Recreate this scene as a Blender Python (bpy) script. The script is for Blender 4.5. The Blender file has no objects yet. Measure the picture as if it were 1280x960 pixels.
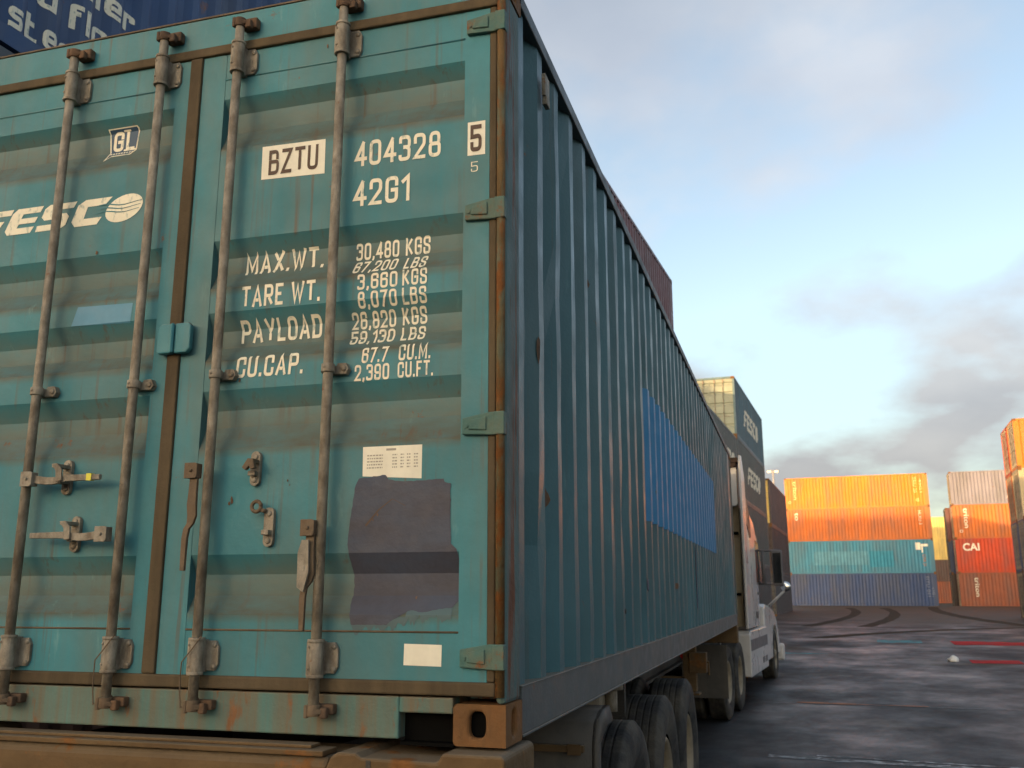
import bpy, bmesh, math, random
from mathutils import Vector, Matrix
R = math.radians
random.seed(7)
SC = bpy.context.scene
COL = SC.collection

# ------------------------------------------------------------------ camera
CAMP = Vector((0.825, -2.761, 1.732))
YAW, PITCH, ROLL = 0.2840, 0.2204, -0.001
cd = bpy.data.cameras.new('camera'); cam = bpy.data.objects.new('camera', cd); COL.objects.link(cam)
cd.sensor_width = 36; cd.lens = 1177.1 / 1280 * 36; cd.clip_start = 0.05; cd.clip_end = 9000
cd.dof.use_dof = True; cd.dof.focus_distance = 3.0; cd.dof.aperture_fstop = 8
cam.location = CAMP
_f = Vector((-math.sin(YAW) * math.cos(PITCH), math.cos(YAW) * math.cos(PITCH), math.sin(PITCH)))
_r = Vector((math.cos(YAW), math.sin(YAW), 0)); _u = _r.cross(_f)
cam.matrix_world = Matrix.Translation(CAMP) @ Matrix((_r, _u, -_f)).transposed().to_4x4()
SC.camera = cam

# the yard grid is turned 4.3 degrees clockwise from the trailer
A = R(4.3)
CA, SA = math.cos(A), math.sin(A)
def yw(x, y, z=0.0): return Vector((x * CA + y * SA, -x * SA + y * CA, z))
def gz(yp): return 0.0 if yp < 14 else .8 * min(1, (yp - 14) / 74)

# ------------------------------------------------------------------ sun, sky
SUN_EL, SUN_AZ = R(5.5), R(21.5)          # from behind the camera, to the left
_h = math.atan2(SA, CA)                   # heading of yard +y measured clockwise
hd = SUN_AZ + A                           # direction light travels (clockwise from +Y)
ldir = Vector((math.sin(hd) * math.cos(SUN_EL), math.cos(hd) * math.cos(SUN_EL), -math.sin(SUN_EL)))
sl = bpy.data.lights.new('sun', 'SUN'); sun = bpy.data.objects.new('sun', sl); COL.objects.link(sun)
sl.energy = 2.0; sl.angle = R(0.35); sl.color = (1.0, 0.62, 0.28)
sun.rotation_mode = 'QUATERNION'; sun.rotation_quaternion = ldir.to_track_quat('-Z', 'Y')
W = bpy.data.worlds.new('World'); SC.world = W; W.use_nodes = True
def build_world():
    n = W.node_tree.nodes; l = W.node_tree.links; n.clear()
    out = n.new('ShaderNodeOutputWorld'); bg = n.new('ShaderNodeBackground')
    sky = n.new('ShaderNodeTexSky'); sky.sky_type = 'NISHITA'; sky.sun_disc = False
    sky.sun_elevation = SUN_EL; sky.sun_rotation = hd + math.pi
    sky.air_density = 1.0; sky.dust_density = 1.4; sky.ozone_density = 1.6
    tc = n.new('ShaderNodeTexCoord')
    # clouds as a layer seen overhead: direction divided by its height
    sep = n.new('ShaderNodeSeparateXYZ'); l.new(tc.outputs['Generated'], sep.inputs[0])
    ad = n.new('ShaderNodeMath'); ad.operation = 'MAXIMUM'; l.new(sep.outputs[2], ad.inputs[0]); ad.inputs[1].default_value = 0
    ad2 = n.new('ShaderNodeMath'); ad2.operation = 'ADD'; l.new(ad.outputs[0], ad2.inputs[0]); ad2.inputs[1].default_value = .38
    dv = n.new('ShaderNodeVectorMath'); dv.operation = 'DIVIDE'
    cmb = n.new('ShaderNodeCombineXYZ')
    for i in range(3): l.new(ad2.outputs[0], cmb.inputs[i])
    l.new(tc.outputs['Generated'], dv.inputs[0]); l.new(cmb.outputs[0], dv.inputs[1])
    mp = n.new('ShaderNodeMapping'); l.new(dv.outputs[0], mp.inputs[0]); mp.inputs[1].default_value = (7.1, 4.4, 0); mp.inputs[3].default_value = (1, 1, 1)
    ns = n.new('ShaderNodeTexNoise'); l.new(mp.outputs[0], ns.inputs[0]); ns.inputs['Scale'].default_value = 2.6; ns.inputs['Detail'].default_value = 8; ns.inputs['Roughness'].default_value = .5
    lowc = n.new('ShaderNodeMapRange'); l.new(sep.outputs[2], lowc.inputs[0])
    for i, v in enumerate((.05, .27, .13, 0)): lowc.inputs[i + 1].default_value = v
    adn = n.new('ShaderNodeMath'); adn.operation = 'ADD'; l.new(ns.outputs[0], adn.inputs[0]); l.new(lowc.outputs[0], adn.inputs[1])
    rp = n.new('ShaderNodeValToRGB'); l.new(adn.outputs[0], rp.inputs[0])
    rp.color_ramp.elements[0].position = .45; rp.color_ramp.elements[1].position = .60
    ns2 = n.new('ShaderNodeTexNoise'); l.new(mp.outputs[0], ns2.inputs[0]); ns2.inputs['Scale'].default_value = 3.4; ns2.inputs['Detail'].default_value = 6
    bw = n.new('ShaderNodeRGBToBW'); l.new(sky.outputs[0], bw.inputs[0])
    # more cloud towards the horizon
    hz = n.new('ShaderNodeMapRange'); l.new(sep.outputs[2], hz.inputs[0]); hz.inputs[1].default_value = .0; hz.inputs[2].default_value = .55; hz.inputs[3].default_value = 1.0; hz.inputs[4].default_value = .5
    mk = n.new('ShaderNodeMath'); mk.operation = 'MULTIPLY'; l.new(rp.outputs[0], mk.inputs[0]); l.new(hz.outputs[0], mk.inputs[1])
    ds = n.new('ShaderNodeVectorMath'); ds.operation = 'DOT_PRODUCT'; l.new(tc.outputs['Generated'], ds.inputs[0]); ds.inputs[1].default_value = (-math.sin(hd), -math.cos(hd), 0)
    so = n.new('ShaderNodeMapRange'); l.new(ds.outputs['Value'], so.inputs[0])
    for i, v in enumerate((.0, .7, 1.0, .12)): so.inputs[i + 1].default_value = v
    mk2 = n.new('ShaderNodeMath'); mk2.operation = 'MULTIPLY'; l.new(mk.outputs[0], mk2.inputs[0]); l.new(so.outputs[0], mk2.inputs[1])
    # cloud colour: grey lilac bodies with warm pale rims
    cr = n.new('ShaderNodeValToRGB'); l.new(ns2.outputs[0], cr.inputs[0])
    e = cr.color_ramp.elements; e[0].position = .38; e[0].color = (.78, .765, .81, 1); e[1].position = .66; e[1].color = (1.05, 1.01, 1.0, 1)
    dt = n.new('ShaderNodeVectorMath'); dt.operation = 'DOT_PRODUCT'; l.new(tc.outputs['Generated'], dt.inputs[0]); dt.inputs[1].default_value = (-math.sin(hd), -math.cos(hd), 0)
    cap = n.new('ShaderNodeMapRange'); l.new(dt.outputs['Value'], cap.inputs[0])
    for i, v in enumerate((-.1, .8, 1.22, 30.0)): cap.inputs[i + 1].default_value = v
    mn = n.new('ShaderNodeMath'); mn.operation = 'MINIMUM'; l.new(bw.outputs[0], mn.inputs[0]); l.new(cap.outputs[0], mn.inputs[1])
    mc = n.new('ShaderNodeMixRGB'); mc.blend_type = 'MULTIPLY'; mc.inputs[0].default_value = 1; l.new(cr.outputs[0], mc.inputs[1])
    up = n.new('ShaderNodeMapRange'); l.new(sep.outputs[2], up.inputs[0])
    for i, v in enumerate((.08, .40, .78, 1.45)): up.inputs[i + 1].default_value = v
    mu = n.new('ShaderNodeMath'); mu.operation = 'MULTIPLY'; l.new(mn.outputs[0], mu.inputs[0]); l.new(up.outputs[0], mu.inputs[1])
    l.new(mu.outputs[0], mc.inputs[2])
    # pale the clear blue a little (thin high cloud)
    pale = n.new('ShaderNodeMixRGB'); pale.inputs[0].default_value = .34; 
    c2 = n.new('ShaderNodeMath'); c2.operation = 'MULTIPLY'; l.new(cap.outputs[0], c2.inputs[0]); c2.inputs[1].default_value = 1.62
    m2 = n.new('ShaderNodeMath'); m2.operation = 'MINIMUM'; l.new(bw.outputs[0], m2.inputs[0]); l.new(c2.outputs[0], m2.inputs[1])
    rt = n.new('ShaderNodeMath'); rt.operation = 'DIVIDE'; l.new(m2.outputs[0], rt.inputs[0]); l.new(bw.outputs[0], rt.inputs[1])
    sc = n.new('ShaderNodeMixRGB'); sc.blend_type = 'MULTIPLY'; sc.inputs[0].default_value = 1; l.new(sky.outputs[0], sc.inputs[1]); l.new(rt.outputs[0], sc.inputs[2])
    l.new(sc.outputs[0], pale.inputs[1]); l.new(m2.outputs[0], pale.inputs[2])
    mx = n.new('ShaderNodeMixRGB'); l.new(mk2.outputs[0], mx.inputs[0]); l.new(pale.outputs[0], mx.inputs[1]); l.new(mc.outputs[0], mx.inputs[2])
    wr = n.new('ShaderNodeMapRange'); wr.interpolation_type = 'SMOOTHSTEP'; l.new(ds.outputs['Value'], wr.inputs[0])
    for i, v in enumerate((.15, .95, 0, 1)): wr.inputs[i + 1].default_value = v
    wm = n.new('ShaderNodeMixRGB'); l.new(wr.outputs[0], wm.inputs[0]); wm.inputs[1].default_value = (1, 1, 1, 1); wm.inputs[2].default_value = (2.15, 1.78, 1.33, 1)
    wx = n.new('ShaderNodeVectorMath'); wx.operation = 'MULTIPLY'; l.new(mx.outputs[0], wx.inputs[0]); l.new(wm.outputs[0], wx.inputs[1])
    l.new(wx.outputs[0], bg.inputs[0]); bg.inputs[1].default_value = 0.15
    l.new(bg.outputs[0], out.inputs[0])
build_world()
SC.view_settings.view_transform = 'Standard'; SC.view_settings.look = 'None'; SC.view_settings.gamma = 1
SC.view_settings.use_curve_mapping = False
SC.view_settings.exposure = 1.72
SC.render.engine = 'CYCLES'
SC.cycles.max_bounces = 6; SC.cycles.diffuse_bounces = 3; SC.cycles.glossy_bounces = 3
SC.cycles.use_denoising = True

# ------------------------------------------------------------------ materials
MATS = {}
def mat(name, col, rough=.55, metal=0.0, var=.2, vscale=1.6, dirt=None, damt=0.0, dscale=(9, 9, .7), dlo=.45, dhi=.75,
        runs=0.0, rust=0.0, rscale=7, rstretch=(1, 1, 1), rcol=(.17, .06, .02), bump=.15, bscale=60, updust=0.0, attr=None, attr2=None, spec=.4, coat=0, wave=0):
    if name in MATS: return MATS[name]
    m = bpy.data.materials.new(name); m.use_nodes = True; nt = m.node_tree; n = nt.nodes; l = nt.links
    b = n['Principled BSDF']; b.inputs['Metallic'].default_value = metal
    b.inputs['Specular IOR Level'].default_value = spec
    if coat: b.inputs['Coat Weight'].default_value = coat
    tc = n.new('ShaderNodeTexCoord')
    def noise(scale, detail=6, vec=None, rgh=.55):
        x = n.new('ShaderNodeTexNoise'); x.inputs['Scale'].default_value = scale; x.inputs['Detail'].default_value = detail
        x.inputs['Roughness'].default_value = rgh
        l.new(vec or tc.outputs['Object'], x.inputs['Vector']); return x
    def ramp(src, lo, hi, a=0., c=1.):
        r = n.new('ShaderNodeMapRange'); r.clamp = True; l.new(src, r.inputs[0])
        for i, v in enumerate((lo, hi, a, c)): r.inputs[i + 1].default_value = v
        return r.outputs[0]
    def mapped(s):
        mp = n.new('ShaderNodeMapping'); mp.inputs['Scale'].default_value = s; l.new(tc.outputs['Object'], mp.inputs[0]); return mp.outputs[0]
    def mix(f, a, c, mode='MIX'):
        x = n.new('ShaderNodeMixRGB'); x.blend_type = mode
        if isinstance(f, float): x.inputs[0].default_value = f
        else: l.new(f, x.inputs[0])
        for i, v in ((1, a), (2, c)):
            if isinstance(v, tuple): x.inputs[i].default_value = v + (1,)
            else: l.new(v, x.inputs[i])
        return x.outputs[0]
    def mul(a, c):
        x = n.new('ShaderNodeMath'); x.operation = 'MULTIPLY'
        for i, v in ((0, a), (1, c)):
            if isinstance(v, (int, float)): x.inputs[i].default_value = v
            else: l.new(v, x.inputs[i])
        return x.outputs[0]
    nz = noise(vscale)
    lo = tuple(c * (1 - var) for c in col); hi = tuple(min(1, c * (1 + var)) for c in col)
    c = mix(ramp(nz.outputs[0], .3, .7), lo, hi)
    fine = noise(vscale * 14, 3)
    c = mix(ramp(fine.outputs[0], .35, .75, 0, .22), c, tuple(x * .72 for x in col))
    if dirt and damt:
        st = noise(1.0, 7, mapped(dscale), .6)
        c = mix(mul(ramp(st.outputs[0], dlo, dhi), damt), c, dirt)
    if attr:
        at = n.new('ShaderNodeAttribute'); at.attribute_name = attr[0]
        an = noise(3.0, 7, mapped((5, 5, 9)))
        c = mix(mul(at.outputs['Fac'], ramp(an.outputs[0], .25, .7, .45, 1.0)), c, attr[1])
    if attr2:
        at = n.new('ShaderNodeAttribute'); at.attribute_name = attr2[0]
        an = noise(2.0, 8, mapped((4, 4, 14)), .65)
        c = mix(mul(at.outputs['Fac'], ramp(an.outputs[0], .3, .62, .45, 1.0)), c, attr2[1])
    if updust:
        g = n.new('ShaderNodeNewGeometry'); sp = n.new('ShaderNodeSeparateXYZ'); l.new(g.outputs['Normal'], sp.inputs[0])
        c = mix(mul(ramp(sp.outputs[2], .2, .8), updust), c, (.17, .14, .105))
    if runs:
        r1 = noise(1.0, 5, mapped((34, 34, .9)), .6); r2 = noise(2.2, 4)
        c = mix(mul(mul(ramp(r1.outputs[0], .56, .68), ramp(r2.outputs[0], .42, .6)), runs), c, (.115, .075, .045))
        r3 = noise(1.0, 6, mapped((22, 22, 5)), .7); r4 = noise(1.7, 4)
        c = mix(mul(mul(ramp(r3.outputs[0], .60, .72), ramp(r4.outputs[0], .48, .62)), runs * .55), c, (.19, .36, .36))
    rf = None
    if rust:
        rn = noise(rscale, 11, mapped(rstretch), .68)
        rf = ramp(rn.outputs[0], .72 - rust * .45, .78 - rust * .42)
        rc = noise(rscale * 5, 5)
        c = mix(rf, c, mix(rc.outputs[0], tuple(x * .55 for x in rcol), tuple(min(1, x * 1.6) for x in rcol)))
    l.new(c, b.inputs['Base Color'])
    rr = noise(vscale * 5, 4)
    ro = ramp(rr.outputs[0], .3, .7, max(.03, rough - .1), min(1, rough + .12))
    l.new(ro, b.inputs['Roughness'])
    if bump:
        bn = noise(bscale, 5); bp = n.new('ShaderNodeBump'); bp.inputs['Strength'].default_value = bump; bp.inputs['Distance'].default_value = .01
        h = bn.outputs[0]
        if wave:
            wn = noise(wave, 2); ad = n.new('ShaderNodeMath'); ad.operation = 'MULTIPLY_ADD'; l.new(wn.outputs[0], ad.inputs[0]); ad.inputs[1].default_value = 3; l.new(h, ad.inputs[2]); h = ad.outputs[0]
        l.new(h, bp.inputs['Height']); l.new(bp.outputs[0], b.inputs['Normal'])
    MATS[name] = m
    return m

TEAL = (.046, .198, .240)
DUST = (.20, .165, .12)
M = {}
M['door'] = mat('teal_door_paint', TEAL, .55, var=.2, vscale=1.6, runs=.7, spec=.3, dirt=(.135, .14, .11), damt=.6, dscale=(5, 5, 1.2), dlo=.42, dhi=.8, rust=.13, rscale=9, attr=('dirt', (.135, .165, .145)), attr2=('ledge', (.088, .085, .060)), bump=.16, bscale=35, wave=2.2)
M['frame'] = mat('teal_frame_paint', TEAL, .52, var=.2, runs=.8, spec=.3, dirt=(.16, .155, .125), damt=.45, dscale=(7, 7, .9), rust=.16, rscale=8, bump=.12, updust=.8)
M['sill'] = mat('teal_sill_paint', (.075, .175, .165), .6, var=.2, dirt=(.15, .105, .06), damt=.95, dscale=(16, 16, 1.0), dlo=.36, dhi=.66, rust=.33, rscale=3.5, rstretch=(3, 3, .8), rcol=(.17, .075, .03), bump=.2, updust=.85)
M['wall'] = mat('shaded_teal_side_paint', (.048, .122, .142), .40, spec=.22, var=.2, vscale=.9, runs=.3, dirt=(.085, .11, .105), damt=.5, dscale=(3, 3, .5), rust=.10, rscale=6, bump=.12, updust=.7)  # door teal darkened, so the side's weaker skylight is in the colour
M['post'] = mat('rusty_post_paint', (.085, .14, .135), .68, var=.3, spec=.25, dirt=(.14, .10, .07), damt=.7, dscale=(20, 20, .8), rust=.47, rscale=2.2, rstretch=(9, 9, .7), rcol=(.125, .047, .022), bump=.35, bscale=45)
M['railside'] = mat('side_rail_paint', (.072, .085, .088), .55, var=.15, dirt=(.13, .11, .09), damt=.6, dscale=(2, 2, .8), rust=.14, rscale=5, bump=.15, updust=.9)
M['gasket'] = mat('dusty_rubber_gasket', (.088, .066, .042), .85, var=.3, vscale=3, spec=.15, dirt=(.16, .12, .07), damt=.7, bump=.3)
M['pin'] = mat('rusty_hinge_pin', (.125, .078, .034), .8, var=.4, vscale=6, spec=.15, dirt=(.10, .13, .10), damt=.7, dscale=(30, 30, 4), dlo=.5, dhi=.62, rust=.5, rscale=7, rstretch=(2, 2, .8), rcol=(.15, .06, .02), bump=.4)
M['hinge'] = mat('weathered_hinge_paint', (.075, .165, .15), .65, var=.3, vscale=9, spec=.25, dirt=(.12, .095, .055), damt=.8, dscale=(9, 9, 9), dlo=.42, dhi=.66, rust=.34, rscale=9, bump=.3)
M['zinc'] = mat('dull_galvanised_steel', (.29, .255, .205), .64, spec=.3, metal=.1, var=.34, vscale=11, dirt=(.12, .09, .062), damt=.75, dscale=(30, 30, 14), dlo=.42, dhi=.66, rust=.14, rscale=14, bump=.35, bscale=110)
M['zincdark'] = mat('worn_dark_steel', (.15, .11, .075), .7, spec=.2, metal=.1, var=.3, vscale=9, dirt=(.12, .07, .04), damt=.6, rust=.22, rscale=12, bump=.35, bscale=90)
M['rust'] = mat('brown_rust', (.10, .062, .04), .85, var=.4, vscale=9, dirt=(.20, .10, .045), damt=.6, bump=.5)
M['casting'] = mat('rusty_corner_casting', (.14, .08, .038), .8, var=.35, spec=.2, vscale=6, dirt=(.19, .085, .03), damt=.9, dscale=(6, 6, 4), dlo=.3, dhi=.6, rust=.36, rscale=6, rcol=(.19, .085, .035), bump=.4)
M['black'] = mat('black_paint_and_hollow_shade', (.006, .006, .006), 1.0, var=.2, bump=0, spec=.0)  # also stands in for the shade inside the pocket and casting holes
M['white'] = mat('aged_white_decal', (.80, .76, .64), .55, var=.05, vscale=4, dirt=(.5, .47, .38), damt=.3, bump=.02)
M['letter'] = mat('cream_stencil_paint', (.80, .75, .60), .55, var=.06, vscale=6, dirt=(.16, .26, .25), damt=.8, dscale=(40, 40, 22), dlo=.56, dhi=.70, bump=.05)
M['letterdark'] = mat('brown_stencil_paint', (.085, .05, .035), .6, var=.2, bump=.02)
M['print'] = mat('faded_print', (.36, .33, .28), .6, var=.2, bump=0)
M['patch'] = mat('grey_repair_paint', (.058, .058, .080), .62, var=.12, vscale=5, dirt=(.055, .075, .12), damt=.7, dscale=(5, 5, 12), dlo=.4, dhi=.66, bump=.2)
M['skyblue'] = mat('pale_blue_touch_up', (.085, .255, .39), .5, var=.1, vscale=4, bump=.05)
M['bluepatch'] = mat('bright_blue_repaint', (.017, .175, .36), .5, var=.1, bump=.08)
M['navy'] = mat('navy_emblem_ink', (.03, .075, .14), .5, var=.15, bump=0)
M['yellow'] = mat('yellow_tape', (.70, .62, .05), .5, var=.1, bump=0)
M['chassis'] = mat('dusty_chassis_paint', (.105, .064, .032), .85, var=.3, spec=.2, vscale=3, dirt=(.155, .10, .05), damt=.8, dscale=(3, 6, 8), dlo=.35, dhi=.65, rust=.36, rscale=5, rcol=(.17, .075, .025), bump=.45, bscale=40, updust=.7)
M['chassisdark'] = mat('grimy_dark_chassis', (.045, .04, .036), .8, var=.3, dirt=(.10, .085, .06), damt=.6, dscale=(4, 4, 4), bump=.3)
M['flap'] = mat('dusty_mudguard', (.075, .066, .058), .75, var=.2, vscale=3, dirt=(.12, .10, .075), damt=.7, dscale=(6, 6, 1), bump=.25)
M['tyre'] = mat('dusty_tyre_rubber', (.030, .029, .029), .85, var=.3, spec=.2, vscale=6, dirt=(.105, .09, .07), damt=.85, dscale=(5, 5, 5), dlo=.4, dhi=.7, bump=.4)
M['rim'] = mat('dusty_wheel_rim', (.26, .21, .145), .6, metal=.2, var=.25, dirt=(.14, .11, .08), damt=.6, dscale=(9, 9, 9), bump=.2)
M['cabwhite'] = mat('white_cab_paint', (.56, .53, .52), .3, var=.04, vscale=.5, dirt=(.38, .34, .28), damt=.45, dscale=(3, 3, 1.2), bump=.02, coat=.4)
M['cabcream'] = mat('grimy_cab_back', (.42, .35, .24), .6, var=.15, dirt=(.16, .10, .05), damt=.8, dscale=(3, 3, .8), dlo=.4, dhi=.65, bump=.1)
M['cabgrey'] = mat('grey_trim', (.13, .12, .125), .6, var=.15, bump=.1)
M['glass'] = mat('dark_cab_glass', (.012, .013, .015), .06, var=.1, bump=0, spec=.6)
M['chrome'] = mat('chrome', (.75, .75, .75), .07, metal=1, var=.02, bump=0)
M['lamp'] = mat('amber_lens', (.5, .16, .02), .25, var=.05, bump=0)
M['redlens'] = mat('red_lens', (.35, .02, .015), .25, var=.05, bump=0)
M['concrete'] = mat('shadow_shed_cladding', (.30, .29, .28), .7, var=.1, vscale=.2, bump=.1, bscale=4)
M['roof'] = mat('shadow_shed_roof', (.18, .17, .17), .7, var=.1, vscale=.2, bump=.1, bscale=4)
def paint(name, col, **k):
    a = dict(rough=.5, var=.13, vscale=.5, dirt=tuple(.45 * c + .05 for c in col), damt=.8, dscale=(1.3, 1.3, .3), dlo=.40, dhi=.68, rust=.14, rscale=1.9, bump=.1, bscale=20, updust=.4)
    a.update(k); return mat(name, col, **a)

# ------------------------------------------------------------------ mesh helpers
class MB:
    def __init__(s): s.v = []; s.f = []; s.mi = []; s.sm = []; s.k = 0
    def add(s, vs, fs, smooth=False):
        o = len(s.v); s.v += [tuple(v) for v in vs]
        for f in fs: s.f.append([i + o for i in f]); s.mi.append(s.k); s.sm.append(smooth)
        return s
    def box(s, x0, x1, y0, y1, z0, z1):
        return s.add([(x, y, z) for x in (x0, x1) for y in (y0, y1) for z in (z0, z1)],
                     [(0, 1, 3, 2), (4, 6, 7, 5), (0, 4, 5, 1), (2, 3, 7, 6), (0, 2, 6, 4), (1, 5, 7, 3)])
    def prism(s, poly, axis, a, b, smooth=False):
        n = len(poly)
        def P(p, t):
            if axis == 'x': return (t, p[0], p[1])
            if axis == 'y': return (p[0], t, p[1])
            return (p[0], p[1], t)
        vs = [P(p, a) for p in poly] + [P(p, b) for p in poly]
        fs = [tuple(range(n))[::-1], tuple(range(n, 2 * n))]
        o = len(s.v); s.add(vs, fs)
        for i in range(n):
            j = (i + 1) % n; s.f.append([o + i, o + j, o + n + j, o + n + i]); s.mi.append(s.k); s.sm.append(smooth)
        return s
    def tube(s, pts, r, seg=12, cap=True):
        pts = [Vector(p) for p in pts]; rs = r if isinstance(r, (list, tuple)) else [r] * len(pts)
        vs = []; fs = []; up = None
        for i, p in enumerate(pts):
            d = (pts[min(i + 1, len(pts) - 1)] - pts[max(i - 1, 0)]).normalized()
            if up is None: up = Vector((0, 0, 1)) if abs(d.z) < .9 else Vector((1, 0, 0))
            a = d.cross(up).normalized(); b = a.cross(d); up = b
            for k in range(seg):
                t = 2 * math.pi * k / seg; vs.append(p + (a * math.cos(t) + b * math.sin(t)) * rs[i])
        for i in range(len(pts) - 1):
            for k in range(seg):
                j = (k + 1) % seg; fs.append((i * seg + k, i * seg + j, (i + 1) * seg + j, (i + 1) * seg + k))
        s.add(vs, fs, True)
        if cap:
            o = len(s.v) - len(vs); n = len(pts)
            s.f += [[o + k for k in range(seg)][::-1], [o + (n - 1) * seg + k for k in range(seg)]]; s.mi += [s.k] * 2; s.sm += [False] * 2
        return s
    def lathe(s, prof, c, axis='x', seg=32, smooth=True):
        vs = []; fs = []; n = len(prof)      # prof: (along, radius)
        for k in range(seg):
            t = 2 * math.pi * k / seg; ct, st = math.cos(t), math.sin(t)
            for a, r in prof:
                if axis == 'x': vs.append((c[0] + a, c[1] + r * ct, c[2] + r * st))
                elif axis == 'y': vs.append((c[0] + r * ct, c[1] + a, c[2] + r * st))
                else: vs.append((c[0] + r * ct, c[1] + r * st, c[2] + a))
        for k in range(seg):
            j = (k + 1) % seg
            for i in range(n - 1): fs.append((k * n + i, k * n + i + 1, j * n + i + 1, j * n + i))
        return s.add(vs, fs, smooth)
    def loft(s, rings, smooth=True, caps=True):
        m = len(rings[0]); vs = [p for r in rings for p in r]; fs = []
        for i in range(len(rings) - 1):
            for k in range(m):
                j = (k + 1) % m; fs.append((i * m + k, i * m + j, (i + 1) * m + j, (i + 1) * m + k))
        s.add(vs, fs, smooth)
        if caps:
            o = len(s.v) - len(vs); q = (len(rings) - 1) * m
            s.f += [[o + k for k in range(m)][::-1], [o + q + k for k in range(m)]]; s.mi += [s.k] * 2; s.sm += [False] * 2
        return s
    def sheet(s, grid, smooth=False):
        r, c = len(grid), len(grid[0])
        return s.add([p for row in grid for p in row], [(i * c + j, i * c + j + 1, (i + 1) * c + j + 1, (i + 1) * c + j) for i in range(r - 1) for j in range(c - 1)], smooth)
    def hole_plate(s, x0, x1, z0, z1, cx, cz, a, b, axis, t, depth, seg=32):
        # rectangle with a rounded slot and the slot's inner wall; axis 'y' plate at y=t (depth to +y), 'x' plate at x=t (depth to -x)
        ang = sorted(set([2 * math.pi * k / seg for k in range(seg)] + [math.atan2(z - cz, x - cx) % (2 * math.pi) for x in (x0, x1) for z in (z0, z1)]))
        inn = []; out = []
        for g in ang:
            c, q = math.cos(g), math.sin(g)
            e = 3.0; k = (abs(c / a) ** e + abs(q / b) ** e) ** (-1 / e); inn.append((cx + k * c, cz + k * q))
            k = min((x1 - cx) / c if c > 1e-9 else (x0 - cx) / c if c < -1e-9 else 1e9, (z1 - cz) / q if q > 1e-9 else (z0 - cz) / q if q < -1e-9 else 1e9)
            out.append((cx + k * c, cz + k * q))
        P = (lambda p, d: (p[0], t + d, p[1])) if axis == 'y' else (lambda p, d: (t - d, p[0], p[1]))
        n = len(ang)
        s.add([P(p, 0) for p in out] + [P(p, 0) for p in inn] + [P(p, depth) for p in inn],
              [(i, (i + 1) % n, n + (i + 1) % n, n + i) for i in range(n)] + [(n + i, n + (i + 1) % n, 2 * n + (i + 1) % n, 2 * n + i) for i in range(n)])
        return s
    def mesh(s, name, mats):
        me = bpy.data.meshes.new(name); me.from_pydata(s.v, [], s.f)
        for m in mats: me.materials.append(m)
        me.polygons.foreach_set('material_index', s.mi); me.polygons.foreach_set('use_smooth', s.sm)
        bm = bmesh.new(); bm.from_mesh(me); bmesh.ops.recalc_face_normals(bm, faces=bm.faces); bm.to_mesh(me); bm.free()
        me.update(); return me
def tag(o, label=None, cat=None, group=None, kind=None):
    for k, v in (('label', label), ('category', cat), ('group', group), ('kind', kind)):
        if v: o[k] = v
    return o
def obj(name, mb, mats, parent=None, bevel=0, recalc=True):
    if not isinstance(mats, (list, tuple)): mats = [mats]
    me = mb.mesh(name, mats) if isinstance(mb, MB) else mb
    o = bpy.data.objects.new(name, me); COL.objects.link(o)
    if parent: o.parent = parent
    if bevel:
        md = o.modifiers.new('bevel', 'BEVEL'); md.width = bevel; md.segments = 2; md.limit_method = 'ANGLE'; md.angle_limit = R(35)
    return o
def empty(name, loc, rz=0, label=None, cat=None, group=None):
    o = bpy.data.objects.new(name, None); COL.objects.link(o); o.location = loc; o.rotation_euler = (0, 0, rz); o.empty_display_size = .2
    return tag(o, label, cat, group)
def copy_tree(o, parent=None):
    c = o.copy(); COL.objects.link(c)
    if parent: c.parent = parent
    for ch in list(o.children): copy_tree(ch, c)
    return c

# text: a flat mesh fitted to a box in the (u, v) plane
FC = {}
def text_bm(s, u0, u1, v0, v1, weight=.0, shear=0.0, rot=0):
    cu = bpy.data.curves.new('t', 'FONT'); cu.body = s; cu.offset = weight; cu.resolution_u = 4; cu.fill_mode = 'FRONT'
    o = bpy.data.objects.new('t', cu); COL.objects.link(o)
    dg = bpy.context.evaluated_depsgraph_get(); dg.update()
    me = bpy.data.meshes.new_from_object(o.evaluated_get(dg)); bpy.data.objects.remove(o)
    bm = bmesh.new(); bm.from_mesh(me); bpy.data.meshes.remove(me)
    if rot == 90:
        for v in bm.verts: v.co.x, v.co.y = -v.co.y, v.co.x
    if rot == -90:
        for v in bm.verts: v.co.x, v.co.y = v.co.y, -v.co.x
    for v in bm.verts: v.co.x += shear * v.co.y
    xs = [v.co.x for v in bm.verts]; ys = [v.co.y for v in bm.verts]
    a, b, c, d = min(xs), max(xs), min(ys), max(ys)
    for v in bm.verts:
        v.co.x = u0 + (v.co.x - a) / (b - a) * (u1 - u0); v.co.y = v0 + (v.co.y - c) / (d - c) * (v1 - v0); v.co.z = 0
    return bm
W5 = .5
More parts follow.
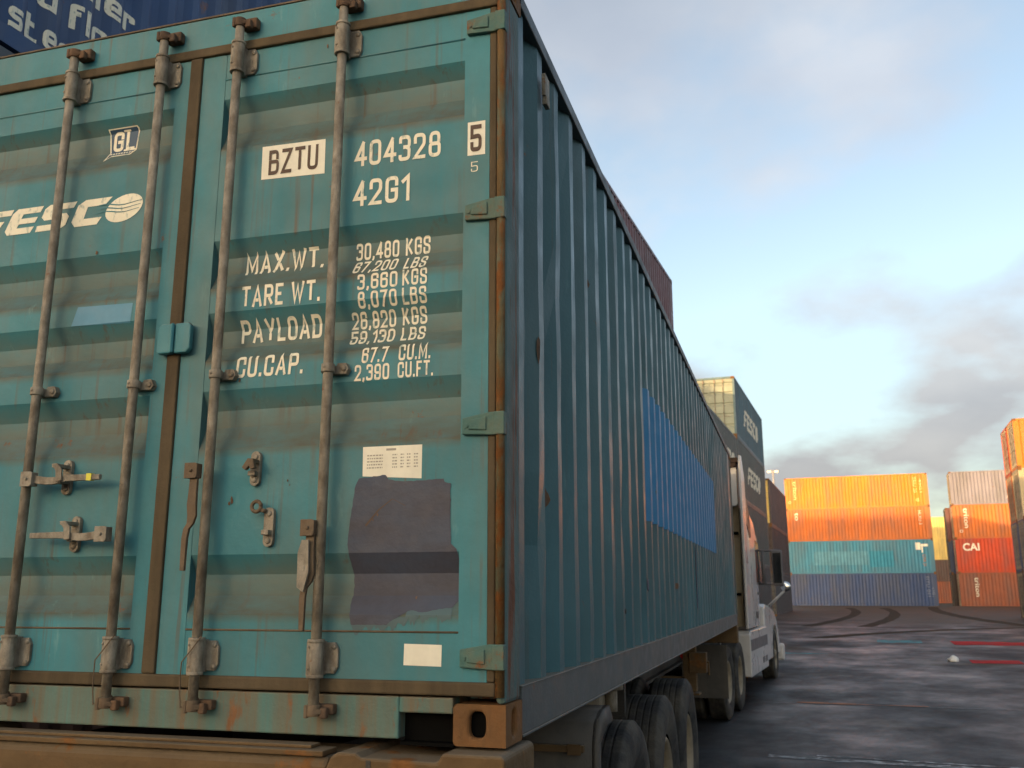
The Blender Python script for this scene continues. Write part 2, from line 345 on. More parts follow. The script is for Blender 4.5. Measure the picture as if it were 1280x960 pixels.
GLY = {
 '0': (.5, [[(0, 0, 1), (W5, 0, 1), (W5, 1, 1), (0, 1, 1), 'c']]), '1': (.26, [[(0, .80), (.26, 1), (.26, 0)]]),
 '2': (.5, [[(0, .70), (0, 1, 1), (W5, 1, 1), (W5, .58, .5), (0, .0), (W5, 0)]]),
 '3': (.5, [[(0, .80), (0, 1, 1), (W5, 1, 1), (W5, .54, .6), (.24, .54)], [(.36, .52), (W5, .46, .5), (W5, 0, 1), (0, 0, 1), (0, .20)]]),
 '4': (.5, [[(.38, .99), (0, .27), (.54, .27)], [(.38, 1.0), (.38, -.07)]]), '5': (.5, [[(W5, 1), (0, 1), (0, .56), (W5, .60, 1), (W5, 0, 1), (0, 0, 1), (0, .25)]]),
 '6': (.5, [[(W5, .76), (W5, 1, 1), (0, 1, 1), (0, 0, 1), (W5, 0, 1), (W5, .56, 1), (.17, .56)]]), '7': (.5, [[(0, 1), (W5, 1), (.14, 0)]]),
 '8': (.5, [[(0, 0, 1), (W5, 0, 1), (W5, .52, .7), (0, .52, .7), 'c'], [(.03, .57), (.03, 1, 1), (.47, 1, 1), (.47, .57)]]),
 '9': (.5, [[(0, .24), (0, 0, 1), (W5, 0, 1), (W5, 1, 1), (0, 1, 1), (0, .44, 1), (.33, .44)]]),
 'A': (.56, [[(0, 0), (.28, 1), (.56, 0)], [(.17, .28), (.39, .28)]]),
 'B': (.5, [[(0, 0), (W5, 0, 1), (W5, .53, .7), (0, .53), 'c'], [(0, .62), (0, 1), (.46, 1, 1), (.46, .62, .5)]]),
 'C': (.5, [[(W5, .70), (W5, 1, 1), (0, 1, 1), (0, 0, 1), (W5, 0, 1), (W5, .30)]]), 'D': (.5, [[(0, 0), (W5, 0, 1), (W5, 1, 1), (0, 1), 'c']]),
 'E': (.42, [[(.42, 1), (0, 1), (0, 0), (.42, 0)], [(.09, .52), (.37, .52)]]), 'F': (.42, [[(.42, 1), (0, 1), (0, 0)], [(.09, .52), (.37, .52)]]),
 'G': (.5, [[(W5, .72), (W5, 1, 1), (0, 1, 1), (0, 0, 1), (W5, 0, 1), (W5, .48), (.28, .48)]]),
 'K': (.52, [[(0, 0), (0, 1)], [(.50, 1), (.09, .46)], [(.20, .47), (.53, 0)]]), 'L': (.40, [[(0, 1), (0, 0), (.40, 0)]]),
 'M': (.66, [[(0, 0), (0, 1), (.33, .18), (.66, 1), (.66, 0)]]), 'O': (.5, [[(0, 0, 1), (W5, 0, 1), (W5, 1, 1), (0, 1, 1), 'c']]),
 'P': (.5, [[(0, 0), (0, 1), (W5, 1, 1), (W5, .45, 1), (.17, .45)]]), 'R': (.5, [[(0, 0), (0, 1), (W5, 1, 1), (W5, .47, 1), (.17, .47)], [(.27, .38), (.52, 0)]]),
 'S': (.5, [[(W5, .72), (W5, 1, 1), (0, 1, 1), (0, .58, .8), (W5, .44, .8), (W5, 0, 1), (0, 0, 1), (0, .28)]]),
 'T': (.5, [[(0, 1), (W5, 1)], [(.25, .91), (.25, 0)]]), 'U': (.5, [[(0, 1), (0, 0, 1), (W5, 0, 1), (W5, 1)]]), 'V': (.54, [[(0, 1), (.27, 0), (.54, 1)]]),
 'W': (.78, [[(0, 1), (.2, 0), (.39, .86), (.58, 0), (.78, 1)]]), 'X': (.54, [[(0, 0), (.54, 1)], [(0, 1), (.22, .6)], [(.32, .4), (.54, 0)]]),
 'Y': (.54, [[(0, 1), (.27, .46), (.54, 1)], [(.27, .36), (.27, 0)]]), 'Z': (.5, [[(0, 1), (W5, 1), (0, 0), (W5, 0)]]),
 '.': (.0, [[(0, 0), (0, .05)]]), ',': (.03, [[(.03, .06), (.03, 0), (-.01, -.10)]]), ' ': (.10, []),
 'c': (.46, [[(.46, .50), (.46, .68, 1), (0, .68, 1), (0, 0, 1), (.46, 0, 1), (.46, .16)]]), 'o': (.5, [[(0, 0, 1), (W5, 0, 1), (W5, .68, 1), (0, .68, 1), 'c']]),
 'n': (.46, [[(0, 0), (0, .68), (.46, .68, 1), (.46, 0)]]), 't': (.34, [[(.0, 1), (.0, 0, 1), (.34, 0)], [(.09, .68), (.32, .68)]]),
 'a': (.46, [[(.04, .68), (.46, .68, 1), (.46, 0), (0, 0, .8), (0, .36, .8), (.29, .36)]]), 'i': (.0, [[(0, 0), (0, .70)], [(0, .86), (0, 1.02)]]),
 'e': (.48, [[(.46, 0), (0, 0, 1), (0, .68, 1), (.48, .68, 1), (.48, .34), (.17, .34)]]), 'r': (.34, [[(0, 0), (0, .68), (.34, .68, 1), (.34, .52)]]),
 'w': (.72, [[(0, .7), (.0, 0, .8), (.72, 0, .8), (.72, .7)], [(.36, .09), (.36, .6)]]), 'd': (.48, [[(.48, 1), (.48, 0), (0, 0, 1), (0, .68, 1), (.31, .68)]]),
 'f': (.30, [[(.34, 1), (.06, 1, 1), (.06, 0)], [(.15, .68), (.32, .68)]]), 'l': (.0, [[(0, 0), (0, 1)]]),
 's': (.46, [[(.44, .68), (0, .68, .7), (0, .36, .7), (.46, .36, .7), (.46, 0, .7), (.02, 0)]]),
}
def stroke_bm(txt, u0, u1, v0, v1, sw=.17, shear=0.0, rot=0, slant_box=0, gap=.17):
    bm = bmesh.new(); x0 = 0
    h = sw / 2
    def fillet(path):
        closed = path[-1] == 'c'; p = [q for q in path if q != 'c']; n = len(p); out = []
        for i, q in enumerate(p):
            P = Vector(q[:2]); f = q[2] if len(q) > 2 else 0
            if f and (closed or 0 < i < n - 1):
                a = Vector(p[i - 1][:2]) - P; c = Vector(p[(i + 1) % n][:2]) - P
                r = min(.2 * f, a.length * .48, c.length * .48); A_ = P + a.normalized() * r; C_ = P + c.normalized() * r
                for k in range(6):
                    t = k / 5; out.append(A_ * (1 - t) ** 2 + P * 2 * t * (1 - t) + C_ * t * t)
            else: out.append(P)
        return out, closed
    pi = 0
    for ch in txt:
        w, paths = GLY[ch]
        for path in paths:
            pi += 1; zl = .00022 * (pi % 3)
            pts, closed = fillet(path); n = len(pts); L_ = []; R_ = []
            for i in range(n):
                d0 = (pts[i] - pts[i - 1]).normalized() if (i or closed) else (pts[1] - pts[0]).normalized()
                d1 = (pts[(i + 1) % n] - pts[i]).normalized() if (i < n - 1 or closed) else d0
                n0 = Vector((-d0.y, d0.x)); n1 = Vector((-d1.y, d1.x)); mm = (n0 + n1)
                mm = mm.normalized() if mm.length > 1e-4 else n0; k = min(1 / max(.2, mm.dot(n0)), 2.0)
                q = pts[i]
                if not closed and i == 0: q = q - d1 * (h * .9 if len(path[0]) < 3 else 0)
                if not closed and i == n - 1: q = q + d0 * h * .9
                if len(paths) > 1 and path is not paths[0]: q = pts[i]
                L_.append(bm.verts.new((x0 + q.x + mm.x * h * k, q.y + mm.y * h * k, zl))); R_.append(bm.verts.new((x0 + q.x - mm.x * h * k, q.y - mm.y * h * k, zl)))
            for i in range(n if closed else n - 1):
                j = (i + 1) % n
                try: bm.faces.new((R_[i], R_[j], L_[j], L_[i]))
                except ValueError: pass
        x0 += w + sw + gap * (1 if ch != ' ' else 1)
    if rot == -90:
        for v in bm.verts: v.co.x, v.co.y = v.co.y, -v.co.x
    ys = [v.co.y for v in bm.verts]; c, d = (-h * .9, 1 + h * .9) if not rot else (min(ys), max(ys))
    for v in bm.verts: v.co.x += shear * v.co.y
    xs = [v.co.x for v in bm.verts]; a, b = min(xs), max(xs)
    for v in bm.verts:
        v.co.x = u0 + (v.co.x - a) / (b - a) * (u1 - u0); v.co.y = v0 + (v.co.y - c) / (d - c) * (v1 - v0)
    for f in bm.faces:
        f.normal_update()
        if f.normal.z < 0: f.normal_flip()
    return bm
def poly_bm(polys):
    bm = bmesh.new()
    for p in polys:
        if sum(p[i][0] * p[(i + 1) % len(p)][1] - p[(i + 1) % len(p)][0] * p[i][1] for i in range(len(p))) < 0: p = p[::-1]
        f = bm.faces.new([bm.verts.new((x, y, 0)) for x, y in p]); f.normal_update()
    bmesh.ops.triangulate(bm, faces=bm.faces)
    return bm
def drape(bms, breaks, axis, place):
    """cut flat marks along the corrugation's bends (axis 0 = u, 1 = v), then lay them on the surface with place(u, v)"""
    tot = bmesh.new(); me = bpy.data.meshes.new('m')
    for b in (bms if isinstance(bms, list) else [bms]):
        lo = min(v.co[axis] for v in b.verts); hi = max(v.co[axis] for v in b.verts)
        for t in breaks:
            if lo < t < hi:
                co = [0, 0, 0]; co[axis] = t; no = [0, 0, 0]; no[axis] = 1
                bmesh.ops.bisect_plane(b, geom=b.verts[:] + b.edges[:] + b.faces[:], plane_co=co, plane_no=no, dist=1e-6)
        bmesh.ops.triangulate(b, faces=b.faces)
        ou = Vector((0, -1, 0)) if axis == 1 else Vector((1, 0, 0))
        for v in b.verts: v.co = place(v.co.x, v.co.y) + ou * v.co.z
        b.to_mesh(me); b.free(); tot.from_mesh(me)
    tot.to_mesh(me); tot.free(); return me
def mobj(name, me, m, parent):
    me.materials.append(m); o = bpy.data.objects.new(name, me); COL.objects.link(o); o.parent = parent; return o

# ------------------------------------------------------------------ ground
def ground_mat():
    m = bpy.data.materials.new('wet_asphalt'); m.use_nodes = True; n = m.node_tree.nodes; l = m.node_tree.links
    b = n['Principled BSDF']; tc = n.new('ShaderNodeTexCoord')
    def nz(scale, det=7, rg=.6, s=(1, 1, 1)):
        mp = n.new('ShaderNodeMapping'); mp.inputs['Scale'].default_value = s; l.new(tc.outputs['Object'], mp.inputs[0])
        x = n.new('ShaderNodeTexNoise'); x.inputs['Scale'].default_value = scale; x.inputs['Detail'].default_value = det; x.inputs['Roughness'].default_value = rg
        l.new(mp.outputs[0], x.inputs[0]); return x.outputs[0]
    def ramp(s, lo, hi, a=0, c=1):
        r = n.new('ShaderNodeMapRange'); l.new(s, r.inputs[0])
        for i, v in enumerate((lo, hi, a, c)): r.inputs[i + 1].default_value = v
        return r.outputs[0]
    def mix(f, a, c):
        x = n.new('ShaderNodeMixRGB'); l.new(f, x.inputs[0])
        for i, v in ((1, a), (2, c)):
            if isinstance(v, tuple): x.inputs[i].default_value = v + (1,)
            else: l.new(v, x.inputs[i])
        return x.outputs[0]
    fine = nz(45, 4)
    c = mix(ramp(fine, .3, .7), (.010, .0105, .012), (.026, .026, .027))
    c = mix(ramp(nz(.38, 8, .62, (1, .7, 1)), .45, .56), c, (.022, .015, .0125))       # brown damp soil film
    c = mix(ramp(nz(.30, 9, .62, (1, .8, 1)), .55, .63, 0, .9), c, (.058, .043, .026))   # tan sand patches
    c = mix(ramp(nz(.55, 10, .7, (1, .8, 1)), .54, .68, 0, .8), c, (.034, .042, .054))  # pale dried silt
    sp = n.new('ShaderNodeSeparateXYZ'); l.new(tc.outputs['Object'], sp.inputs[0])
    # dry sandy apron in front of the far stacks
    yn = n.new('ShaderNodeMath'); yn.operation = 'MULTIPLY_ADD'; l.new(nz(.16, 6), yn.inputs[0]); yn.inputs[1].default_value = 30; l.new(sp.outputs[1], yn.inputs[2])
    far = ramp(yn.outputs[0], 57, 70)
    c = mix(far, c, (.085, .066, .05))
    wet = ramp(nz(.40, 11, .68, (1, .7, 1)), .36, .64)
    mm = n.new('ShaderNodeMath'); mm.operation = 'MULTIPLY'; inv = ramp(far, 0, 1, 1, .15); l.new(wet, mm.inputs[0]); l.new(inv, mm.inputs[1])
    l.new(ramp(mm.outputs[0], 0, 1, .72, .36), b.inputs['Roughness']); l.new(ramp(mm.outputs[0], 0, 1, .22, .42), b.inputs['Specular IOR Level'])
    dark = n.new('ShaderNodeMixRGB'); dark.blend_type = 'MULTIPLY'; l.new(mm.outputs[0], dark.inputs[0]); l.new(c, dark.inputs[1]); dark.inputs[2].default_value = (.85, .9, .95, 1)
    l.new(dark.outputs[0], b.inputs['Base Color'])
    bp = n.new('ShaderNodeBump'); bp.inputs['Distance'].default_value = .012; l.new(ramp(mm.outputs[0], 0, 1, .8, .4), bp.inputs['Strength'])
    l.new(nz(30, 8, .7), bp.inputs['Height']); l.new(bp.outputs[0], b.inputs['Normal'])
    return m
def yard_sheet(name, rects, m, dz):
    g = MB()
    for x0, x1, y0, y1, sk in rects:
        ys = sorted(set([y0, y1] + [t for t in (14, 88) if y0 < t < y1]))
        for a, b in zip(ys, ys[1:]):
            q = lambda y: sk * (y - y0)
            g.add([(x0, a, gz(a) + dz), (x1, a + sk * (x1 - x0), gz(a) + dz), (x1, b + sk * (x1 - x0), gz(b) + dz), (x0, b, gz(b) + dz)], [(0, 1, 2, 3)])
    o = obj(name, g, m); o.rotation_euler.z = -A; o['kind'] = 'structure'; return o
yard_sheet('ground', [(-3000, 3000, -3000, 4000, 0)], ground_mat(), 0)
PK = dict(rough=.65, spec=.2, var=.3, vscale=3, dirt=(.05, .045, .042), damt=.95, dscale=(1.6, 1.6, 1), dlo=.40, dhi=.62, bump=.2)
def ragged(x0, x1, y0, y1, sk=0, j=.05, step=.3):
    n = max(2, int((x1 - x0) / step)); top = []; bot = []
    for i in range(n + 1):
        x = x0 + (x1 - x0) * i / n; y = sk * (x - x0)
        bot.append((x, y0 + y + random.uniform(-j, j))); top.append((x, y1 + y + random.uniform(-j, j)))
    return bot, top
def ground_strip(name, specs, m, dz):
    g = MB()
    for sp in specs:
        bot, top = ragged(*sp)
        g.sheet([[(x, y, gz(y) + dz) for x, y in bot], [(x, y, gz(y) + dz) for x, y in top]])
    o = obj(name, g, m); o.rotation_euler.z = -A; o['kind'] = 'structure'; return o
ground_strip('pavement_joint', [(-1.4, 6, 14.02, 14.14, .045, .012)], mat('joint_tar', (.012, .011, .011), .5, var=.2, bump=.1), .004)
ground_strip('road_marking', [(-.3, .62, 14.10, 14.30, .045, .03), (.62, 1.7, 14.16, 14.24, .045, .03)], mat('orange_line_paint', (.62, .20, .06), **PK), .008)
ground_strip('road_marking', [(-1.5, -.3, 25.7, 26.0, .1, .04), (1.0, 2.4, 32.0, 33.4, .0, .2)], mat('teal_line_paint', (.03, .27, .31), **PK), .004)
ground_strip('road_marking', [(3.3, 9, 31.3, 33.2, -.06, .2), (3.15, 4.3, 23.7, 24.8, .05, .15)], mat('red_line_paint', (.50, .012, .012), rough=.75, spec=.1, var=.2, vscale=3, dirt=(.10, .02, .02), damt=.7, dscale=(1.2, 1.2, 1), dlo=.45, dhi=.7, bump=.2), .008)
ground_strip('road_marking', [(-.2, 6, 8.55, 8.72, -.045, .05, .12), (.3, 6, 8.80, 8.86, -.045, .03, .1)], mat('worn_white_line', (.36, .36, .36), rough=.6, var=.3, vscale=8, dirt=(.05, .05, .05), damt=1, dscale=(7, 7, 1), dlo=.42, dhi=.55, bump=.3), .004)

def tyre_mark(pts, w):
    g = MB(); L_ = []; n = 26
    for i in range(n + 1):
        t = i / n; a, b_, c_ = [Vector(p) for p in pts]; p = a * (1 - t) ** 2 + b_ * 2 * t * (1 - t) + c_ * t * t
        d = ((b_ - a) * (1 - t) + (c_ - b_) * t).normalized(); q = Vector((-d.y, d.x)) * w * random.uniform(.8, 1.1)
        L_.append([((p + q).x, (p + q).y, gz((p + q).y) + .003), ((p - q).x, (p - q).y, gz((p - q).y) + .003)])
    g.sheet(L_); o = obj('tyre_track', g, mat('dark_tyre_track', (.070, .056, .044), .95, spec=.05, var=.3, vscale=2, dirt=(.07, .056, .042), damt=.9, dscale=(1.5, 1.5, 1), dlo=.42, dhi=.6, bump=.2)); o.rotation_euler.z = -A; o['kind'] = 'structure'
for pts, w in ((((-2, 44), (1, 62), (-1, 80)), .34), (((.5, 44), (3.2, 62), (1.6, 80)), .34), (((9, 40), (4, 60), (5.5, 84)), .45), (((-1, 34), (3, 44), (14, 49)), .4)): tyre_mark(pts, w)

# ------------------------------------------------------------------ hero container
BZ = 1.30
C0 = empty('shipping_container', (0, 0, BZ), 0, 'big teal container on the trailer with closed doors and a grey paint patch', 'shipping container')
CWID, CLEN, CHT = 2.438, 12.192, 2.591
# door corrugation: (z, depth)
DP = .036
def inn(z): return .432 + (z - .432) * (1 + DP / 2.76)
PROF = [(.160, 0), (.372, 0), (inn(.43), DP), (inn(.497), DP), (.562, 0), (.915, 0), (inn(.987), DP), (inn(1.046), DP), (1.120, 0), (1.225, 0), (inn(1.267), DP), (inn(1.328), DP), (1.402, 0),
        (1.49, 0), (inn(1.54), DP), (inn(1.598), DP), (1.672, 0), (2.027, 0), (inn(2.083), DP), (inn(2.16), DP), (2.232, 0), (2.430, 0)]
def dsurf(z):
    for (a, da), (b, db) in zip(PROF, PROF[1:]):
        if a <= z <= b: return da + (db - da) * (z - a) / (b - a)
    return 0
DY = .004
DBR = [z for z, d in PROF]
def ondoor(lift): return lambda u, v: Vector((u, DY + dsurf(v) - lift, v))
def door_leaf(name, x0, x1, px0, px1):
    """leaf from x0..x1, corrugated sheet between px0..px1"""
    zs = []
    for (a, da), (b, db) in zip(PROF, PROF[1:]):
        zs.append((a, da))
        if b - a > .06 and da == db == 0: zs += [(b - .03, 0), ]
        if b - a > .2 and da == db == 0: zs.insert(-1, (a + .05, 0))
    zs.append(PROF[-1])
    g = MB(); nx = 8
    rows = [[(px0 + (px1 - px0) * i / nx, DY + d, z) for i in range(nx + 1)] for z, d in zs]
    g.sheet(rows)
    # stiles and edge returns
    for a, b in ((x0, px0), (px1, x1)): g.box(a, b, DY - .0015, DY + .055, .172, 2.418)
    o = obj(name, g, M['door'], C0)
    me = o.data; at = me.attributes.new('dirt', 'FLOAT', 'POINT'); al = me.attributes.new('ledge', 'FLOAT', 'POINT')
    for i, v in enumerate(me.vertices):
        if not (px0 - 1e-6 < v.co.x < px1 + 1e-6 and v.co.y - DY < DP * 1.01): continue
        deep = v.co.y - DY > DP * .5
        k = min(range(len(PROF)), key=lambda q: abs(PROF[q][0] - v.co.z)); onk = abs(PROF[k][0] - v.co.z) < 1e-4
        if deep:
            at.data[i].value = .75; al.data[i].value = .55 if PROF[k + 1][1] > .01 else .0
        elif onk and k + 1 < len(PROF) and PROF[k + 1][1] > .01: al.data[i].value = .95
    return o
rdoor = door_leaf('door', -1.198, -.060, -1.098, -.150)
ldoor = door_leaf('door', -2.378, -1.251, -2.288, -1.312)
# weld seams where sheet meets door rails
for (a, b) in ((-1.098, -.15), (-2.288, -1.312)):
    for z in (.322, 2.314):
        g = MB(); g.tube([(a, DY, z), (b, DY, z)], .0035, 6); obj('weld_seam', g, M['zincdark'] if z < 1 else M['frame'], rdoor if a > -1.2 else ldoor)
# frame: header, sill with pocket, posts, top & bottom rails
g = MB(); g.box(-2.30, -.140, 0, .11, 2.459, 2.586); obj('header', g, M['frame'], C0, .004)
g = MB(); g.box(-2.436, -.002, -.003, .13, 2.587, 2.593); obj('roof_edge', g, M['zincdark'], C0)
g = MB()
poly = [(-2.276, .012), (-2.276, .134), (-.140, .134), (-.140, .120), (-.163, .120), (-.163, .088), (-.335, .088), (-.335, .012)]
g.prism([(-2.276, .012), (-2.276, .134), (-.335, .134), (-.335, .012)], 'y', -.001, .15)
g.prism([(-.335, .088), (-.335, .134), (-.163, .134), (-.163, .088)], 'y', -.001, .15)
obj('sill', g, M['sill'], C0, .005)
g = MB(); g.box(-.334, -.163, .05, .16, .0, .087); g.box(-.334, -.163, .012, .16, -.006, .004); obj('lashing_pocket', g, M['black'], C0)  # black boxes paint the shade inside the pocket
def post(x0, x1, s):
    g = MB()
    xa, xb = (x0, x1)
    g.box(xa, xb, .0, .16, .119, 2.475)
    return obj('corner_post', g, M['post'], C0, .012)
post(-.0315, -.0005, 1); post(-2.437, -2.406, -1)
for a, b in ((-.12, -.033), (-2.405, -2.32)):
    g = MB(); g.box(a, b, .04, .15, .13, 2.46); obj('door_jamb', g, M['post'], C0)
for x in (-.0005, -2.406):
    g = MB(); g.box(x - .031 if x > -1 else x - .031, x, CLEN - .16, CLEN, .119, 2.475); obj('corner_post', g, M['post'], C0, .006)
# gaskets
g = MB(); g.box(-2.37, -.03, -.012, .03, .140, .180); obj('gasket', g, M['gasket'], C0, .006)
g = MB(); g.box(-2.37, -.03, -.010, .03, 2.419, 2.457); obj('gasket', g, M['gasket'], C0, .006)
g = MB(); g.box(-1.2495, -1.1995, -.008, .03, .181, 2.418); obj('gasket', g, M['gasket'], C0, .005)
for a, b in ((-.059, -.034), (-2.405, -2.379)):
    g = MB(); g.box(a, b, -.003, .03, .181, 2.418); obj('gasket', g, M['gasket'], C0, .005)
# corner castings
def casting(xo, yo, zo, sx, sy):
    """outer corner at (xo,yo), box goes -sx in x and +sy in y"""
    g = MB(); w, d, h = .162, .178, .118
    x0, x1 = (xo - w, xo) if sx > 0 else (xo, xo + w); y0, y1 = (yo, yo + d) if sy > 0 else (yo - d, yo)
    yf = y0 if sy > 0 else y1; xf = x1 if sx > 0 else x0
    cx = xf - sx * .088; cy = yf + sy * .092
    g.hole_plate(x0, x1, zo, zo + h, cx, zo + .060, .025, .037, 'y', yf, .022 * sy)
    g.hole_plate(y0, y1, zo, zo + h, cy, zo + .060, .024, .037, 'x', xf, .022 * sx)
    xb = x0 if sx > 0 else x1; yb = y1 if sy > 0 else y0
    g.add([(xb, y0, zo), (xb, y1, zo), (xb, y1, zo + h), (xb, y0, zo + h)], [(0, 1, 2, 3)])
    g.add([(x0, yb, zo), (x1, yb, zo), (x1, yb, zo + h), (x0, yb, zo + h)], [(0, 1, 2, 3)])
    for z in (zo, zo + h): g.add([(x0, y0, z), (x1, y0, z), (x1, y1, z), (x0, y1, z)], [(0, 1, 2, 3)])
    g.k = 1; e_ = .030; g.box(x0 + e_, x1 - e_, y0 + e_, y1 - e_, zo + e_ * .5, zo + h - e_ * .5)  # black inner box paints the shade behind the holes
    me = g.mesh('corner_casting', [M['casting'], M['black']])
    bm = bmesh.new(); bm.from_mesh(me); bmesh.ops.remove_doubles(bm, verts=bm.verts, dist=1e-5); bmesh.ops.recalc_face_normals(bm, faces=bm.faces); bm.to_mesh(me); bm.free()
    o = bpy.data.objects.new('corner_casting', me); COL.objects.link(o); o.parent = C0
    md = o.modifiers.new('bevel', 'BEVEL'); md.width = .012; md.segments = 3; md.limit_method = 'ANGLE'; md.angle_limit = R(80)
for x, sx in ((.001, 1), (-2.439, -1)):
    for y, sy in ((-.002, 1), (CLEN + .002, -1)):
        for z in (0, 2.475): casting(x, y, z, sx, sy)
# side wall with ribs
PITCH_R, RD = .278, .036
YR0 = .178
def ribs(y):
    t = (y - YR0)
    if t < 0 or y > CLEN - .5: return 0
    t %= PITCH_R
    if t < .072: return 0
    if t < .140: return RD * (t - .072) / .068
    if t < .210: return RD
    return RD * (1 - (t - .210) / .068)
RBR = [YR0 + k * PITCH_R + t for k in range(44) for t in (0, .072, .140, .210)]
RBR = [y for y in RBR if y < CLEN - .5]
def side(name, x, sgn, m):
    ys = [.16] + RBR + [CLEN - .499, CLEN - .16]
    rw = random.Random(21); zz = (.155, .35, .6, .85, 1.1, 1.35, 1.6, 1.85, 2.1, 2.35, 2.535)
    wob = [[(rw.gauss(0, .0016), rw.gauss(0, .0028)) if 0 < i < len(zz) - 1 and 2 < j < len(ys) - 3 else (0, 0) for j in range(len(ys))] for i in range(len(zz))]
    for i, j, dx, dy in ((2, 4, -.014, .012), (2, 5, -.012, .01), (6, 9, -.006, .010), (6, 10, -.006, .008), (3, 30, -.012, .01), (3, 31, -.012, .006), (7, 44, -.01, .01)): wob[i][j] = (dx, dy)
    g = MB(); g.sheet([[(x - sgn * (ribs(y) - wob[i][j][0]), y + wob[i][j][1], z) for j, y in enumerate(ys)] for i, z in enumerate(zz)])
    return obj(name, g, m, C0)
SX = -.012
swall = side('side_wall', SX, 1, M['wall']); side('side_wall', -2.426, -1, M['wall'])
for s, x in ((1, 0), (-1, -2.438)):
    g = MB(); a, b = sorted((x - s * .001, x - s * .055)); g.box(a, b, .178, CLEN - .178, .014, .152)
    a, b = sorted((x + s * .003, x - s * .06)); g.box(a, b, .17, CLEN - .17, .1522, .1585)
    a, b = sorted((x + s * .004, x - s * .05)); g.box(a, b, .178, CLEN - .178, .006, .0138)
    obj('bottom_rail', g, M['railside'], C0, .002)
    g = MB(); a, b = sorted((x + s * .001, x - s * .062)); g.box(a, b, .160, CLEN - .16, 2.530, 2.588); obj('top_rail', g, M['railside'], C0, .005)
g = MB(); g.sheet([[(x, y, 2.575 + (.012 if k % 2 else 0)) for x in (-2.40, -.04)] for k, y in [(k, .13 + k * .1) for k in range(120)]]); obj('roof', g, M['wall'], C0)
g = MB(); g.box(-2.43, -.01, CLEN - .06, CLEN - .01, .12, 2.47); obj('front_wall', g, M['wall'], C0)
g = MB(); g.box(-2.40, -.06, .15, CLEN - .1, .10, .14); obj('floor', g, M['chassisdark'], C0)
# vent cover and dents on side
g = MB(); g.box(.0, .016, .475, .545, 2.335, 2.43); g.box(.0, .02, .485, .535, 2.30, 2.335); obj('vent_cover', g, M['zinc'], C0, .004)
onside = lambda lift: (lambda u, v: Vector((SX - ribs(u) + lift, u, v)))
pz = [(3.12, .885), (8.70, .905), (8.70, 1.745), (3.13, 1.74)]
mobj('paint_patch', drape(poly_bm([pz]), RBR, 0, onside(.005)), M['bluepatch'], C0)
mobj('paint_patch', drape(poly_bm([[(6.02, .31), (6.10, .31), (6.14, .88), (6.05, .88)]]), RBR, 0, onside(.005)), mat('navy_stripe', (.02, .045, .10), .5, bump=0), C0)
sc_ = []; rs = random.Random(4)
for y, z, a, b in ((3.02, .49, .05, .05), (.66, .78, .03, .05), (1.5, 1.9, .02, .04), (4.6, .5, .04, .03), (6.9, .75, .05, .04), (.45, 1.3, .015, .05), (2.2, .35, .03, .02)):
    sc_.append([(y + a * rs.uniform(.5, 1.1) * math.cos(2 * math.pi * k / 8), z + b * rs.uniform(.5, 1.1) * math.sin(2 * math.pi * k / 8)) for k in range(8)])
mobj('scuff', drape(poly_bm(sc_[:1] + sc_[4:5]), RBR, 0, onside(.004)), MATS['navy_stripe'], C0)
mobj('rust_spot', drape(poly_bm(sc_[1:4] + sc_[5:]), RBR, 0, onside(.004)), M['rust'], C0)
# hinges
def hinge(z, h=.072):
    g = MB()
    g.prism([(-.140, z - h * .42), (-.140, z + h * .30), (-.05, z + h * .52), (-.033, z + h * .52), (-.033, z - h * .5)], 'y', -.014, DY)
    g.box(-.036, -.0005, -.020, .01, z - h * .5, z + h * .52)
    g.prism([(-.118, z - h * .22), (-.112, z + h * .20), (-.06, z + h * .32), (-.06, z - h * .28)], 'y', -.0195, -.013)
    o = obj('hinge', g, M['hinge'], C0, .004)
    g = MB(); g.tube([(-.127, -.012, z - .004), (-.127, -.018, z - .004)], .007, 10); obj('hinge_bolt', g, M['hinge'], o)
for z in (2.352, 1.667, .952, .252): hinge(z)
g = MB(); g.tube([(-.0175, -.003, .14), (-.0175, -.003, 2.44)], .0145, 12); obj('hinge_pin', g, M['pin'], C0)
g = MB(); g.tube([(-2.4205, -.003, .14), (-2.4205, -.003, 2.44)], .0145, 12); obj('hinge_pin', g, M['pin'], C0)
